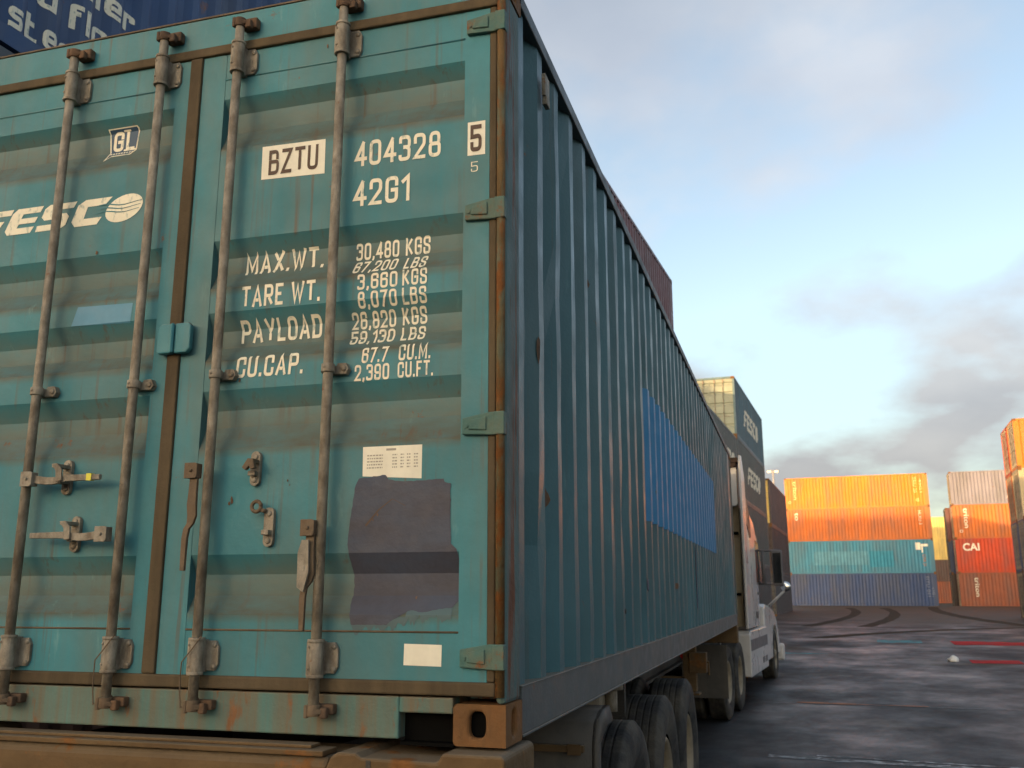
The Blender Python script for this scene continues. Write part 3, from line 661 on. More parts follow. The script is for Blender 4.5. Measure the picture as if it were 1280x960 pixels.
# ---- lock bars
YB = -.046
def PX(x, z, y):
    k = (2.761 + y) / 2.761
    return .825 + (x - .825) * k, .432 + (z - .432) * k
def rivet(g, x, y, z, r=.007): g.lathe([(-.006, 0), (-.0055, r * .6), (-.003, r), (0, r)], (x, y, z), 'y', 10)
def lock_bar(x, low_wire=False, guide_z=1.16):
    o0 = MB(); o0.tube([(x, YB, .075), (x, YB, 2.515)], .0165, 16)
    lb = obj('lock_bar', o0, M['zinc'], C0)
    for z0, z1 in ((.185, .298), (2.303, 2.425)):
        g = MB()
        g.tube([(x, YB, z0), (x, YB, z1)], .0235, 16)
        for z in (z0 + .004, z1 - .004): g.tube([(x, YB, z - .005), (x, YB, z + .005)], .0265, 16)
        g.box(x - .030, x + .012, YB - .004, DY, z0 + .006, z1 - .006)
        # flange plate to the right
        zc = (z0 + z1) / 2; hh = (z1 - z0) / 2 - .010
        g.prism([(x + .01, zc - hh), (x + .045, zc - hh), (x + .056, zc - hh + .02), (x + .056, zc + hh - .02), (x + .045, zc + hh), (x + .01, zc + hh)], 'y', -.008, DY)
        for q in (-.034, .034): rivet(g, x + .042, -.008, zc + q, .009)
        for q in (-.03, .035): rivet(g, x - .012, YB - .019, zc + q, .005)
        obj('bearing_plate', g, M['zinc'], lb, .002)
    g = MB(); z = guide_z                                      # mid guide clamp
    g.tube([(x, YB, z - .014), (x, YB, z + .014)], .0225, 14); g.box(x - .028, x + .012, YB + .005, DY, z - .014, z + .014)
    g.prism([(x, z - .014), (x + .05, z - .016), (x + .06, z), (x + .05, z + .022), (x + .02, z + .022)], 'y', -.020, DY)
    rivet(g, x + .043, -.02, z + .003, .010); rivet(g, x - .004, YB - .02, z + .002, .006)
    obj('bar_guide', g, M['zinc'], lb, .002)
    # cams: top and bottom, with the keeper welded on the frame
    for z, s in ((.085, 1), (2.50, -1)):
        g = MB()
        g.tube([(x, YB, z - .012), (x, YB, z + .022)], .022, 12)
        g.prism([(x - .016, YB - .014), (x + .010, YB - .020), (x + .030, YB - .006), (x + .026, YB + .016), (x - .012, YB + .02)], 'z', z - .006, z + .010)
        g.box(x - .022, x - .010, YB - .022, YB - .006, z - .016, z + .022)
        obj('cam', g, M['zincdark'] if s > 0 else M['rust'], lb, .003)
        g = MB(); g.box(x - .004, x + .058, -.030, .0, z - .008, z + .034 if s < 0 else z + .022)
        g.box(x + .022, x + .046, -.052, -.030, z - .018, z + .014); g.box(x + .0, x + .016, -.045, -.03, z + .006, z + .03)
        obj('cam_keeper', g, M['rust'], C0, .005)
    if low_wire:
        g = MB(); g.tube([(x + .03, YB - .02, .305), (x + .01, YB - .032, .27), (x - .03, YB - .03, .225), (x - .035, YB - .024, .19), (x - .036, YB - .02, .13), (x - .03, YB - .02, .085), (x - .02, YB - .028, .09)], .0022, 6)
        obj('seal_wire', g, M['zincdark'], lb)
    return lb
b1 = lock_bar(-1.757, False, 1.150); b2 = lock_bar(-1.346, True, 1.150); b3 = lock_bar(-1.019, True, 1.165); b4 = lock_bar(-.596, False, 1.158)
# ---- handles and keepers
def hub(g, x, z):
    g.prism([(x - .024, z - .026), (x + .018, z - .026), (x + .024, z - .018), (x + .024, z + .02), (x + .016, z + .026), (x - .024, z + .026)], 'y', -.084, -.078)
    g.box(x - .024, x + .022, -.082, -.050, z - .024, z + .024); rivet(g, x + .002, -.084, z, .006)
def flat_handle(x0, x1, z, name):                                # horizontal handle from hub x0 to tip x1
    g = MB(); s = 1 if x1 > x0 else -1; hub(g, x0, z)
    n = 10; st = []
    for i in range(n + 1):
        t = i / n; x = x0 + s * .02 + (x1 - x0 - s * .02) * t
        hh = .014 * (1 - .35 * t); sag = -.010 * math.sin(min(1, t * 2) * math.pi) * .8 if t < .5 else 0
        st.append([(x, -.068, z + sag - hh), (x, -.054, z + sag - hh), (x, -.054, z + sag + hh), (x, -.068, z + sag + hh)])
    g.loft(st, smooth=False)
    return g
g = flat_handle(-1.728, -1.435, .828, 'handle'); h1 = obj('handle', g, M['zinc'], C0, .003)
g = MB(); g.box(-1.487, -1.467, -.0705, -.0525, .8165, .8405); obj('tape_band', g, M['yellow'], h1)
g = flat_handle(-1.397, -1.700, .632, 'handle'); obj('handle', g, M['zinc'], C0, .003)
def keeper(x, z, hook=True, openhook=False, h=.062):
    g = MB()
    pts = [(x + .018 * math.cos(t), z + h - .018 + .018 * math.sin(t)) for t in [math.pi * k / 8 for k in range(9)]] + [(x - .018 * math.cos(t), z - h + .018 - .018 * math.sin(t)) for t in [math.pi * k / 8 for k in range(9)]]
    g.prism(pts, 'y', -.012, DY)
    rivet(g, x, -.012, z + h - .02, .0105); rivet(g, x, -.012, z - h + .02, .0105)
    g.box(x - .013, x + .013, -.034, -.010, z - .026, z - .010)
    if not openhook:
        g.prism([(x + .014, z - .024), (x + .036, z - .020), (x + .034, z + .02), (x + .012, z + .042), (x - .012, z + .040), (x + .008, z + .016)], 'y', -.078, -.071); g.box(x - .012, x + .014, -.074, -.01, z + .028, z + .041)
    return obj('handle_keeper', g, M['zinc'], C0, .002)
keeper(-1.62, .838); keeper(-1.561, .638)
k3 = keeper(-.867, .842, openhook=True, h=.058)
g = MB(); g.prism([(-.893, .842), (-.872, .872), (-.852, .868), (-.845, .838), (-.862, .836), (-.866, .846), (-.88, .832)], 'y', -.052, -.036); g.box(-.872, -.852, -.05, -.01, .856, .87); obj('hook', g, M['zincdark'], k3, .002)
k4 = keeper(-.805, .648, openhook=True, h=.064)
g = MB()
t_ = [2 * math.pi * k / 14 for k in range(14)]
g.tube([(-.842 + .017 * math.cos(t), -.030, .714 + .017 * math.sin(t)) for t in t_] + [(-.825, -.030, .714)], .0065, 8)
g.tube([(-.830, -.028, .704), (-.81, -.022, .698)], .007, 8); obj('hook', g, M['zincdark'], k4)
def hang_handle(x, z, dx, L, m):
    g = MB(); hub(g, x, z)
    st = []
    for t, w, yy, xo in ((0, .014, -.072, 0), (.18, .015, -.074, .002), (.30, .017, -.076, .004), (.42, .016, -.072, .006), (.5, .012, -.07, .002), (.56, .010, -.072, -.008), (.66, .010, -.074, -.010), (.85, .009, -.074, -.008), (1, .008, -.074, -.006)):
        zz = z - .02 - (L - .02) * t; xx = x + .006 + xo * 1.1 + dx * t
        st.append([(xx - w, yy, zz), (xx - w, yy + .012, zz), (xx + w, yy + .012, zz), (xx + w, yy, zz)])
    g.loft(st, smooth=False)
    return obj('handle', g, m, C0, .003)
hang_handle(-1.064, .834, -.012, .325, M['zincdark'])
h4 = hang_handle(-.626, .638, -.01, .315, M['zincdark'])
g = MB(); g.prism([(-.650, .455), (-.652, .56), (-.640, .60), (-.616, .60), (-.612, .50), (-.628, .44)], 'y', -.088, -.080); g.box(-.634, -.625, -.0895, -.0875, .505, .522); obj('handle_grip', g, M['zinc'], h4, .004)
# centre anti-rack plate
g = MB(); g.prism([(-1.276, 1.262), (-1.276, 1.352), (-1.262, 1.366), (-1.215, 1.366), (-1.215, 1.258), (-1.268, 1.258)], 'y', -.034, -.009)
g.prism([(-1.209, 1.258), (-1.209, 1.366), (-1.155, 1.368), (-1.144, 1.356), (-1.144, 1.272), (-1.157, 1.258)], 'y', -.030, -.009)
g.prism([(-1.222, -.034), (-1.212, -.046), (-1.204, -.034)], 'z', 1.258, 1.366)
obj('overlap_plate', g, M['frame'], C0, .006)
# ---- lettering on the doors
L0 = .0018
def letters(items, m, name='lettering', parent=rdoor, lift=L0):
    for it in items:
        t, u0, u1, v0, v1 = it[:5]; k = 1 + adepth((v0 + v1) / 2) / 2.76
        q = (t, .825 + (u0 - .825) * k, .825 + (u1 - .825) * k, .432 + (v0 - .432) * k, .432 + (v1 - .432) * k) + it[5:]
        mobj(name, drape(stroke_bm(*q), DBR, 1, ondoor(lift)), m, parent)
def adepth(z):
    ap = [(.432 + (a - .432) / (1 + d / 2.76), d) for a, d in PROF]
    for (a, da), (b, db) in zip(ap, ap[1:]):
        if a <= z <= b: return da + (db - da) * (z - a) / (b - a)
    return 0
WT = .18
letters([('404328', -.557, -.234, 1.887, 1.981, .17), ('42G1', -.557, -.344, 1.738, 1.834, .17),
         ('MAX.WT.', -.957, -.655, 1.528, 1.606, WT), ('TARE WT.', -.968, -.665, 1.411, 1.488, WT), ('PAYLOAD', -.957, -.650, 1.280, 1.358, WT), ('CU.CAP.', -.972, -.716, 1.160, 1.234, WT, .08),
         ('30,480', -.533, -.376, 1.540, 1.600, WT), ('KGS', -.352, -.264, 1.540, 1.602, WT), ('67,200', -.541, -.380, 1.492, 1.538, WT, .15), ('LBS', -.356, -.274, 1.490, 1.536, WT, .15),
         ('3,660', -.526, -.380, 1.436, 1.490, WT), ('KGS', -.362, -.274, 1.436, 1.492, WT), ('8,070', -.523, -.382, 1.374, 1.428, WT), ('LBS', -.362, -.276, 1.374, 1.428, WT),
         ('26,820', -.540, -.380, 1.296, 1.352, WT), ('KGS', -.356, -.270, 1.298, 1.354, WT), ('59,130', -.540, -.382, 1.242, 1.290, WT), ('LBS', -.358, -.274, 1.242, 1.290, WT),
         ('67.7', -.500, -.402, 1.180, 1.232, WT, .12), ('CU.M.', -.368, -.257, 1.180, 1.234, WT, .08), ('2,390', -.526, -.400, 1.120, 1.174, WT), ('CU.FT.', -.370, -.247, 1.122, 1.174, WT)], M['letter'])
mobj('code_panel', drape(poly_bm([[(-.921, 1.888), (-.669, 1.880), (-.671, 2.012), (-.923, 2.016)]]), DBR, 1, ondoor(.0012)), M['white'], rdoor)
letters([('BZTU', -.893, -.697, 1.902, 1.996, .17)], M['letterdark'], lift=.0024)
mobj('check_digit_panel', drape(poly_bm([[(-.137, 1.872), (-.075, 1.871), (-.075, 1.994), (-.137, 1.994)]]), [], 1, lambda u, v: Vector((u, DY - .003, v))), M['white'], rdoor)
mobj('lettering', drape([stroke_bm('5', -.127, -.087, 1.885, 1.981, .19)], [], 1, lambda u, v: Vector((u, DY - .0042, v))), M['letterdark'], rdoor)
mobj('lettering', drape([stroke_bm('5', -.124, -.100, 1.812, 1.848, .09)], [], 1, lambda u, v: Vector((u, DY - .003, v))), M['letter'], rdoor)
# company logo on the left leaf: slanted heavy letters, the last one an ellipse with wave lines
def logo(u0, u1, v0, v1):
    """FESCO: polygons in a unit frame, sheared"""
    W_ = u1 - u0; H_ = v1 - v0; sh = .42
    def T(p): return [(u0 + x * W_ / 5.0 + sh * y * H_ * .9 - .04, v0 + y * H_) for x, y in p]
    F = [[(.0, 0), (.32, 0), (.38, .36), (.80, .36), (.86, .58), (.42, .58), (.44, .78), (1.0, .78), (1.02, 1.0), (.28, 1.0), (.12, .8)]]
    Ee = [[(1.02, .16), (1.14, 0), (1.86, 0), (1.90, .24), (1.36, .24), (1.38, .39), (1.88, .39), (1.90, .60), (1.38, .60), (1.40, .77), (1.92, .77), (1.95, 1.0), (1.16, 1.0), (1.04, .82)]]
    S = [[(2.02, 0), (2.76, 0), (2.90, .14), (2.90, .46), (2.78, .60), (2.36, .60), (2.36, .77), (2.94, .77), (2.97, 1.0), (2.16, 1.0), (2.04, .86), (2.04, .54), (2.16, .41), (2.58, .41), (2.58, .23), (2.0, .23)]]
    Cc = [[(3.06, .2), (3.22, 0), (3.88, 0), (3.94, .27), (3.40, .27), (3.38, .72), (3.90, .72), (4.02, 1.0), (3.24, 1.0), (3.06, .82)]]
    ob = [(4.52 + .52 * math.cos(t), .5 + .52 * math.sin(t)) for t in [2 * math.pi * k / 28 for k in range(28)]]
    bms = [poly_bm([T(p)]) for grp in (F, Ee, S, Cc, [ob]) for p in grp]
    waves = []
    for k in range(3):
        y = .40 + .14 * k; up = []; dn = []
        for i in range(9):
            x = 3.7 + .16 * i; yy = y + .05 * math.sin(i * .9 + k * .3)
            w = .022 * (1 - abs(i - 3) / 9)
            up.append((x, yy + w)); dn.append((x, yy - w))
        waves.append(T(dn + up[::-1]))
    return bms, [poly_bm([w]) for w in waves]
a, b = logo(-2.165, -1.405, 1.797, 1.902)
mobj('company_logo', drape(a, DBR, 1, ondoor(L0)), M['letter'], ldoor)
mobj('logo_wave', drape(b, DBR, 1, ondoor(.0028)), M['frame'], ldoor)
# classification emblem
def emb(ps): return poly_bm([[(u - .018, v + .004) for u, v in p] for p in ps])
mobj('emblem', drape(emb([[(-1.612, 2.058), (-1.585, 2.078), (-1.498, 2.078), (-1.478, 2.100), (-1.470, 2.188), (-1.476, 2.196), (-1.608, 2.196), (-1.598, 2.10)]]), DBR, 1, ondoor(.0012)), M['letter'], ldoor)
mobj('emblem', drape(emb([[(-1.602, 2.068), (-1.582, 2.083), (-1.50, 2.083), (-1.483, 2.102), (-1.475, 2.187), (-1.479, 2.192), (-1.602, 2.192), (-1.592, 2.098)]]), DBR, 1, ondoor(.0022)), M['navy'], ldoor)
for q in (('G', -1.602, -1.556, 2.106, 2.186, .2), ('L', -1.545, -1.506, 2.106, 2.186, .2)): mobj('emblem', drape(stroke_bm(*q), DBR, 1, ondoor(.0032)), M['letter'], ldoor)
mobj('emblem', drape(emb([[(-1.536, 2.1), (-1.480, 2.1), (-1.480, 2.107), (-1.536, 2.107)], [(-1.54, 2.180), (-1.508, 2.180), (-1.508, 2.186), (-1.54, 2.186)]] + [[(-1.592 + .012 * i, 2.087), (-1.584 + .012 * i, 2.087), (-1.583 + .012 * i, 2.094), (-1.591 + .012 * i, 2.094)] for i in range(9)]), DBR, 1, ondoor(.0032)), M['letter'], ldoor)
# touch-up, repair paint, plates
mobj('touch_up_patch', drape(poly_bm([[(-1.682, 1.402), (-1.425, 1.396), (-1.420, 1.470), (-1.66, 1.474)]]), DBR, 1, ondoor(.0012)), M['skyblue'], ldoor)
def rough_edge(a, b, n, amp, rnd=random.Random(3)):
    out = []
    for i in range(n):
        t = i / n; dx, dz = b[0] - a[0], b[1] - a[1]; L = math.hypot(dx, dz)
        o = rnd.uniform(-amp, amp); out.append((a[0] + dx * t - dz / L * o, a[1] + dz * t + dx / L * o))
    return out
pt = [(-.506, .775), (-.494, .798), (-.402, .806), (-.392, .792), (-.345, .783), (-.205, .787), (-.200, .776), (-.181, .772), (-.180, .66), (-.178, .585), (-.158, .570), (-.1515, .50), (-.1515, .42), (-.175, .395), (-.225, .388), (-.27, .380), (-.31, .386), (-.36, .358), (-.385, .342), (-.505, .342), (-.512, .38), (-.518, .42), (-.514, .46), (-.518, .52), (-.526, .60), (-.521, .66), (-.513, .72)]
pp = []
for p, q in zip(pt, pt[1:] + pt[:1]): pp += rough_edge(p, q, max(2, int(math.hypot(p[0] - q[0], p[1] - q[1]) / .010)), .0014)
mobj('paint_patch', drape(poly_bm([pp]), DBR, 1, ondoor(.0022)), M['patch'], rdoor)
brush = []
rb = random.Random(9)
bx = [-.503 + .006 * k for k in range(56)]
brush.append([(x, .352 - abs(rb.gauss(.012, .012)) - (.012 if x < -.36 else 0) + (.022 if x > -.32 else 0)) for x in bx] + [(x, .365 + (.03 if x > -.32 else 0)) for x in bx[::-1]])
mobj('brush_mark', drape(poly_bm(brush), DBR, 1, ondoor(.0016)), mat('thin_grey_repair_paint', (.075, .125, .14), .6, var=.15, bump=.05), rdoor)
mobj('data_plate', drape(poly_bm([[(-.482, .804), (-.279, .791), (-.279, .899), (-.484, .899)]]), DBR, 1, ondoor(.0012)), M['white'], rdoor)
rows = []
rnd = random.Random(5)
for z in (.868, .858, .848, .838, .828):
    for a, b in ((-.468, -.413), (-.380, -.363), (-.352, -.340), (-.330, -.318), (-.306, -.292)):
        x = a
        while x < b: 
            w = rnd.uniform(.004, .009); rows.append([(x, z), (min(b, x + w), z), (min(b, x + w), z + .0042), (x, z + .0042)]); x += w + .0025
rows.append([(-.402, .884), (-.368, .884), (-.368, .891), (-.402, .891)])
mobj('print', drape(poly_bm(rows), DBR, 1, ondoor(.0019)), M['print'], rdoor)
mobj('blank_label', drape(poly_bm([[(-.325, .224), (-.203, .222), (-.202, .285), (-.324, .287)]]), DBR, 1, ondoor(.0015)), M['white'], rdoor)
# small rust spots and scratches
sp = []
for x, z, s in ((-.425, .680, .5), (-.44, .665, .4), (-.30, .425, .6), (-1.60, 1.683, 1.0), (-.955, .74, 1.2), (-.965, .73, .8), (-.75, .80, .5), (-.742, .785, .3), (-1.03, 2.37, .9), (-1.33, 2.51, .8), (-1.60, 2.50, 1.0), (-.68, 2.38, .7), (-.77, 2.50, .6), (-.835, 2.49, 1.0), (-.86, 2.49, .8), (-.40, 2.2, .4), (-1.13, 1.245, 1.1), (-.955, 1.15, .7)):
    n = 7; sp.append([(x + .006 * s * rnd.uniform(.4, 1.2) * math.cos(2 * math.pi * k / n), z + .009 * s * rnd.uniform(.5, 1.5) * math.sin(2 * math.pi * k / n)) for k in range(n)])
mobj('rust_spot', drape(poly_bm(sp), DBR, 1, ondoor(.0028)), M['rust'], C0)
mobj('scratch', drape(poly_bm([[(-.468, .648), (-.462, .644), (-.420, .694), (-.423, .697)], [(-.423, .697), (-.42, .694), (-.375, .728), (-.377, .7295)], [(-.375, .7295), (-.375, .728), (-.33, .705), (-.33, .707)]]), DBR, 1, ondoor(.0030)), M['letterdark'], rdoor)

# ------------------------------------------------------------------ wheels
def tyre_mesh(r, w):
    g = MB(); h = w / 2
    prof = [(-h * .80, r * .57), (-h * .98, r * .70), (-h, r * .82), (-h * .93, r * .94), (-h * .80, r * .985), (-h * .76, r * .999), (-h * .70, r)]
    gr = (-.45, -.15, .15, .45)
    for q in gr: prof += [(h * (q - .07), r), (h * (q - .032), r), (h * (q - .028), r * .991), (h * (q + .028), r * .991), (h * (q + .032), r), (h * (q + .07), r)]
    prof += [(h * .70, r), (h * .76, r * .999), (h * .80, r * .985), (h * .93, r * .94), (h, r * .82), (h * .98, r * .70), (h * .80, r * .57)]
    g.lathe(prof, (0, 0, 0), 'x', 48); return g.mesh('tyre', [M['tyre']])
def rim_mesh(r, w, dish):
    g = MB(); h = w / 2
    g.lathe([(h * .80, r * .575), (h * .86, r * .55), (h * .70, r * .52), (h * .60, r * .50), (dish * .3, r * .46), (dish, r * .42), (dish, r * .24), (dish + .05, r * .20), (dish + .09, r * .16), (dish + .09, 0)], (0, 0, 0), 'x', 32)
    g.lathe([(-h * .80, r * .575), (-h * .70, r * .5), (h * .6, r * .5)], (0, 0, 0), 'x', 32)
    for k in range(10):
        t = 2 * math.pi * k / 10; g.tube([(dish - .005, r * .33 * math.cos(t), r * .33 * math.sin(t)), (dish + .025, r * .33 * math.cos(t), r * .33 * math.sin(t))], .014, 8)
    return g.mesh('rim', [M['rim']])
TT = tyre_mesh(.55, .30); TY = tyre_mesh(.515, .29); RM_IN = rim_mesh(.515, .29, -.06); RM_OUT = rim_mesh(.515, .29, .05)
def wheel(parent, x, y, s, dish='in', r=.515):
    w = bpy.data.objects.new('wheel', TT if r > .52 else TY); COL.objects.link(w); w.name = 'wheel'; w.parent = parent; w.location = (x, y, r); w.rotation_euler = (random.uniform(0, 6), 0, 0 if s > 0 else math.pi)
    q = bpy.data.objects.new('rim', RM_IN if dish == 'in' else RM_OUT); COL.objects.link(q); q.parent = w
    return w

# ------------------------------------------------------------------ container trailer
T0 = empty('container_trailer', (0, 0, 0), 0, 'rust-stained tan container trailer under the big teal container', 'trailer')
XC = -1.219
g = MB()
for s in (-1, 1):
    x = XC + s * .46; g.box(x - .07, x + .07, .22, 11.9, 1.20, 1.235); g.box(x - .07, x + .07, .22, 11.9, .82, .85); g.box(x - .012, x + .012, .22, 11.9, .85, 1.2)
for y in (1.2, 2.8, 4.1, 6.2, 8.0, 10.0, 11.8): g.box(XC - .40, XC + .40, y - .04, y + .04, 1.0, 1.18)
obj('frame_rail', g, M['chassisdark'], T0)
g = MB(); g.prism([(-.055, .98), (-.065, 1.00), (-.065, 1.235), (-.045, 1.262), (.20, 1.262), (.22, 1.24), (.22, .98)], 'x', -2.44, -.535)
obj('rear_bolster', g, M['chassis'], T0, .012)
g = MB(); g.box(-2.44, -.545, -.072, .02, 1.2635, 1.2795); g.prism([(-2.44, 1.2800), (-2.44, 1.2900), (-.60, 1.2900), (-.60, 1.2800)], 'y', -.040, .02); obj('bolster_lip', g, M['chassis'], T0, .003)
def housing(sx):
    g = MB(); f = (lambda x: x) if sx > 0 else (lambda x: -2.438 - x)
    P = [(-.53, .97), (-.53, 1.235), (-.515, 1.268), (-.49, 1.280), (-.435, 1.280), (-.415, 1.268), (-.18, 1.265), (-.165, 1.290), (.012, 1.290), (.022, 1.278), (.022, .97)]
    g.prism([(f(a), b) for a, b in P], 'y', -.082, .24)
    o = obj('twistlock_housing', g, M['chassis'], T0, .014)
    g = MB(); g.lathe([(-.102, 0), (-.102, .03), (-.095, .038), (-.08, .038)], (f(-.085), 0, 1.195), 'y', 20); obj('twistlock_knob', g, M['chassis'], o)
    g = MB(); a, b = sorted((f(-.40), f(-.385))); g.box(a, b, -.0835, -.081, .97, 1.262); obj('gusset', g, M['chassisdark'], o)
housing(1); housing(-1)
g = MB(); g.box(-2.44, .01, 11.7, 11.95, 1.05, 1.29); obj('front_bolster', g, M['chassis'], T0, .01)
for y in (2.32, 3.62, 4.92):
    g = MB(); g.tube([(XC - 1.0, y, .515), (XC + 1.0, y, .515)], .075, 12); g.box(XC - .52, XC - .40, y - .5, y + .5, .58, .72); g.box(XC + .40, XC + .52, y - .5, y + .5, .58, .72)
    obj('axle', g, M['chassisdark'], T0)
    for s, xo in ((1, .015), (-1, -2.453)):
        wheel(T0, xo - s * .15, y, s, 'in', .55); wheel(T0, xo - s * .49, y, s, 'out', .55)
# mudguard over the rearmost wheels, reflector bar, flap
for x0, x1 in ((-.72, -.035), (-2.40, -1.72)):
    g = MB(); arc = [(1.44, .30), (1.44, .95), (1.45, 1.10), (1.50, 1.19), (1.60, 1.225), (1.75, 1.235)]
    sec = [[(x0, y, z) for y, z in arc], [(x0, y + .006, z - .006) for y, z in arc], [(x1, y + .006, z - .006) for y, z in arc], [(x1, y, z) for y, z in arc]]
    g.loft([[s_[i] for s_ in sec] for i in range(len(arc))])
    xe = x1 if x0 > -1 else x0
    g.loft([[(xe - .012, y, z), (xe + .012, y, z), (xe + .012, y + .085, z - .07 * (z > 1.1)), (xe - .012, y + .085, z - .07 * (z > 1.1))] for y, z in arc])
    mg = obj('mudguard', g, M['flap'], T0)
    g = MB(); g.box(x0 + .02, x1 - .04, 1.405, 1.436, 1.075, 1.105); obj('reflector_bar', g, M['chassis'], mg, .003)
    g = MB(); g.box(x1 - .11, x1 - .05, 1.40, 1.4045, 1.065, 1.11); obj('reflector', g, M['chassis'], mg, .002)
# air tanks and bits between the axles
g = MB(); g.tube([(-.56, 2.78, 1.12), (-.27, 2.78, 1.12)], .10, 16); g.tube([(-.30, 2.78, 1.12), (-.25, 2.78, 1.12)], [.10, .06], 16); obj('air_tank', g, M['rim'], T0)
g = MB(); g.box(-.50, -.22, 3.30, 3.36, .98, 1.22); g.tube([(-.35, 3.0, 1.05), (-.30, 3.2, .98), (-.4, 3.6, 1.05)], .018, 8); obj('brake_hose', g, M['chassisdark'], T0)
g = MB(); g.tube([(-.22, 2.86, 1.20), (-.22, 2.86, 1.26)], .07, 14); g.tube([(-.22, 2.86, 1.08), (-.22, 2.86, 1.20)], .035, 12); obj('brake_chamber', g, M['zinc'], T0)
# landing gear
for s, x in ((1, -.42), (-1, -2.02)):
    g = MB(); g.box(x - .075, x + .075, 9.05, 9.22, .62, 1.24); g.box(x - .055, x + .055, 9.08, 9.19, .60, .64); g.box(x - .11, x + .11, 9.02, 9.25, .575, .60)
    g.box(x - .10 + .1 * s, x + .10 + .1 * s, 9.03, 9.24, .83, 1.06); g.tube([(x, 9.13, .95), (x + s * .22, 9.13, .95), (x + s * .22, 9.13, .80)], .015, 8)
    obj('landing_leg', g, M['chassis'], T0, .008)
g = MB(); g.box(-2.0, -.45, 9.10, 9.17, .70, .78); g.prism([(-2.0, .75), (-1.95, .75), (-.55, 1.2), (-.60, 1.2)], 'y', 9.11, 9.16); obj('leg_brace', g, M['chassis'], T0)
for x in (-.33, -2.1):
    g = MB(); g.box(x - .02, x + .02, 5.9, 8.6, .62, .66); g.box(x - .02, x + .02, 5.9, 5.96, .62, 1.2); g.box(x - .02, x + .02, 8.54, 8.6, .62, 1.2); 
    g.box(x - .02, x + .02, 5.9, 8.6, .92, .96)

# ------------------------------------------------------------------ tractor
tl = yw(-2.12, 13.28, 0)
K0 = empty('semi_truck', tl, -A, 'white long-nosed semi truck tractor with sleeper cab pulling the trailer', 'truck')
def rring(hw, z0, z1, y, rt=.18, rb=.06, cx=0, n=5):
    pts = []
    for (x, z, r, a0) in ((hw, z1, rt, 0), (-hw, z1, rt, 90), (-hw, z0, rb, 180), (hw, z0, rb, 270)):
        sx = 1 if x > 0 else -1; sz = 1 if z == z1 else -1
        for k in range(n):
            t = R(a0 + 90 * k / (n - 1)); pts.append((cx + x - sx * r + r * math.cos(t), y, z - sz * r + r * math.sin(t)))
    return pts
g = MB(); g.loft([rring(1.17, 1.18, 3.20, .42, .10), rring(1.19, 1.18, 3.22, 1.0, .12), rring(1.17, 1.18, 3.12, 1.9, .14), rring(1.13, 1.18, 2.92, 2.55, .16), rring(1.10, 1.18, 2.80, 2.75, .16), rring(1.05, 1.18, 1.98, 3.25, .10), rring(1.03, 1.18, 1.72, 3.30, .06)])
cab = obj('cab', g, M['cabwhite'], K0)
g = MB(); g.loft([rring(1.14, 3.18, 4.02, .06, .14), rring(1.10, 3.18, 3.84, .40, .22), rring(1.04, 3.1, 3.56, 1.0, .26), rring(.97, 3.0, 3.22, 1.9, .1), rring(.9, 2.9, 3.0, 2.45, .04)]); obj('roof_fairing', g, M['cabwhite'], K0)
g = MB(); g.box(-1.12, 1.12, .30, .42, 1.22, 3.98); obj('cab_back', g, M['cabcream'], K0)
g = MB(); g.box(-1.15, 1.18, -.02, .30, 3.90, 3.98); g.box(-1.14, 1.14, .0, .29, 3.82, 3.9); obj('fairing_lip', g, M['rust'], K0, .01)
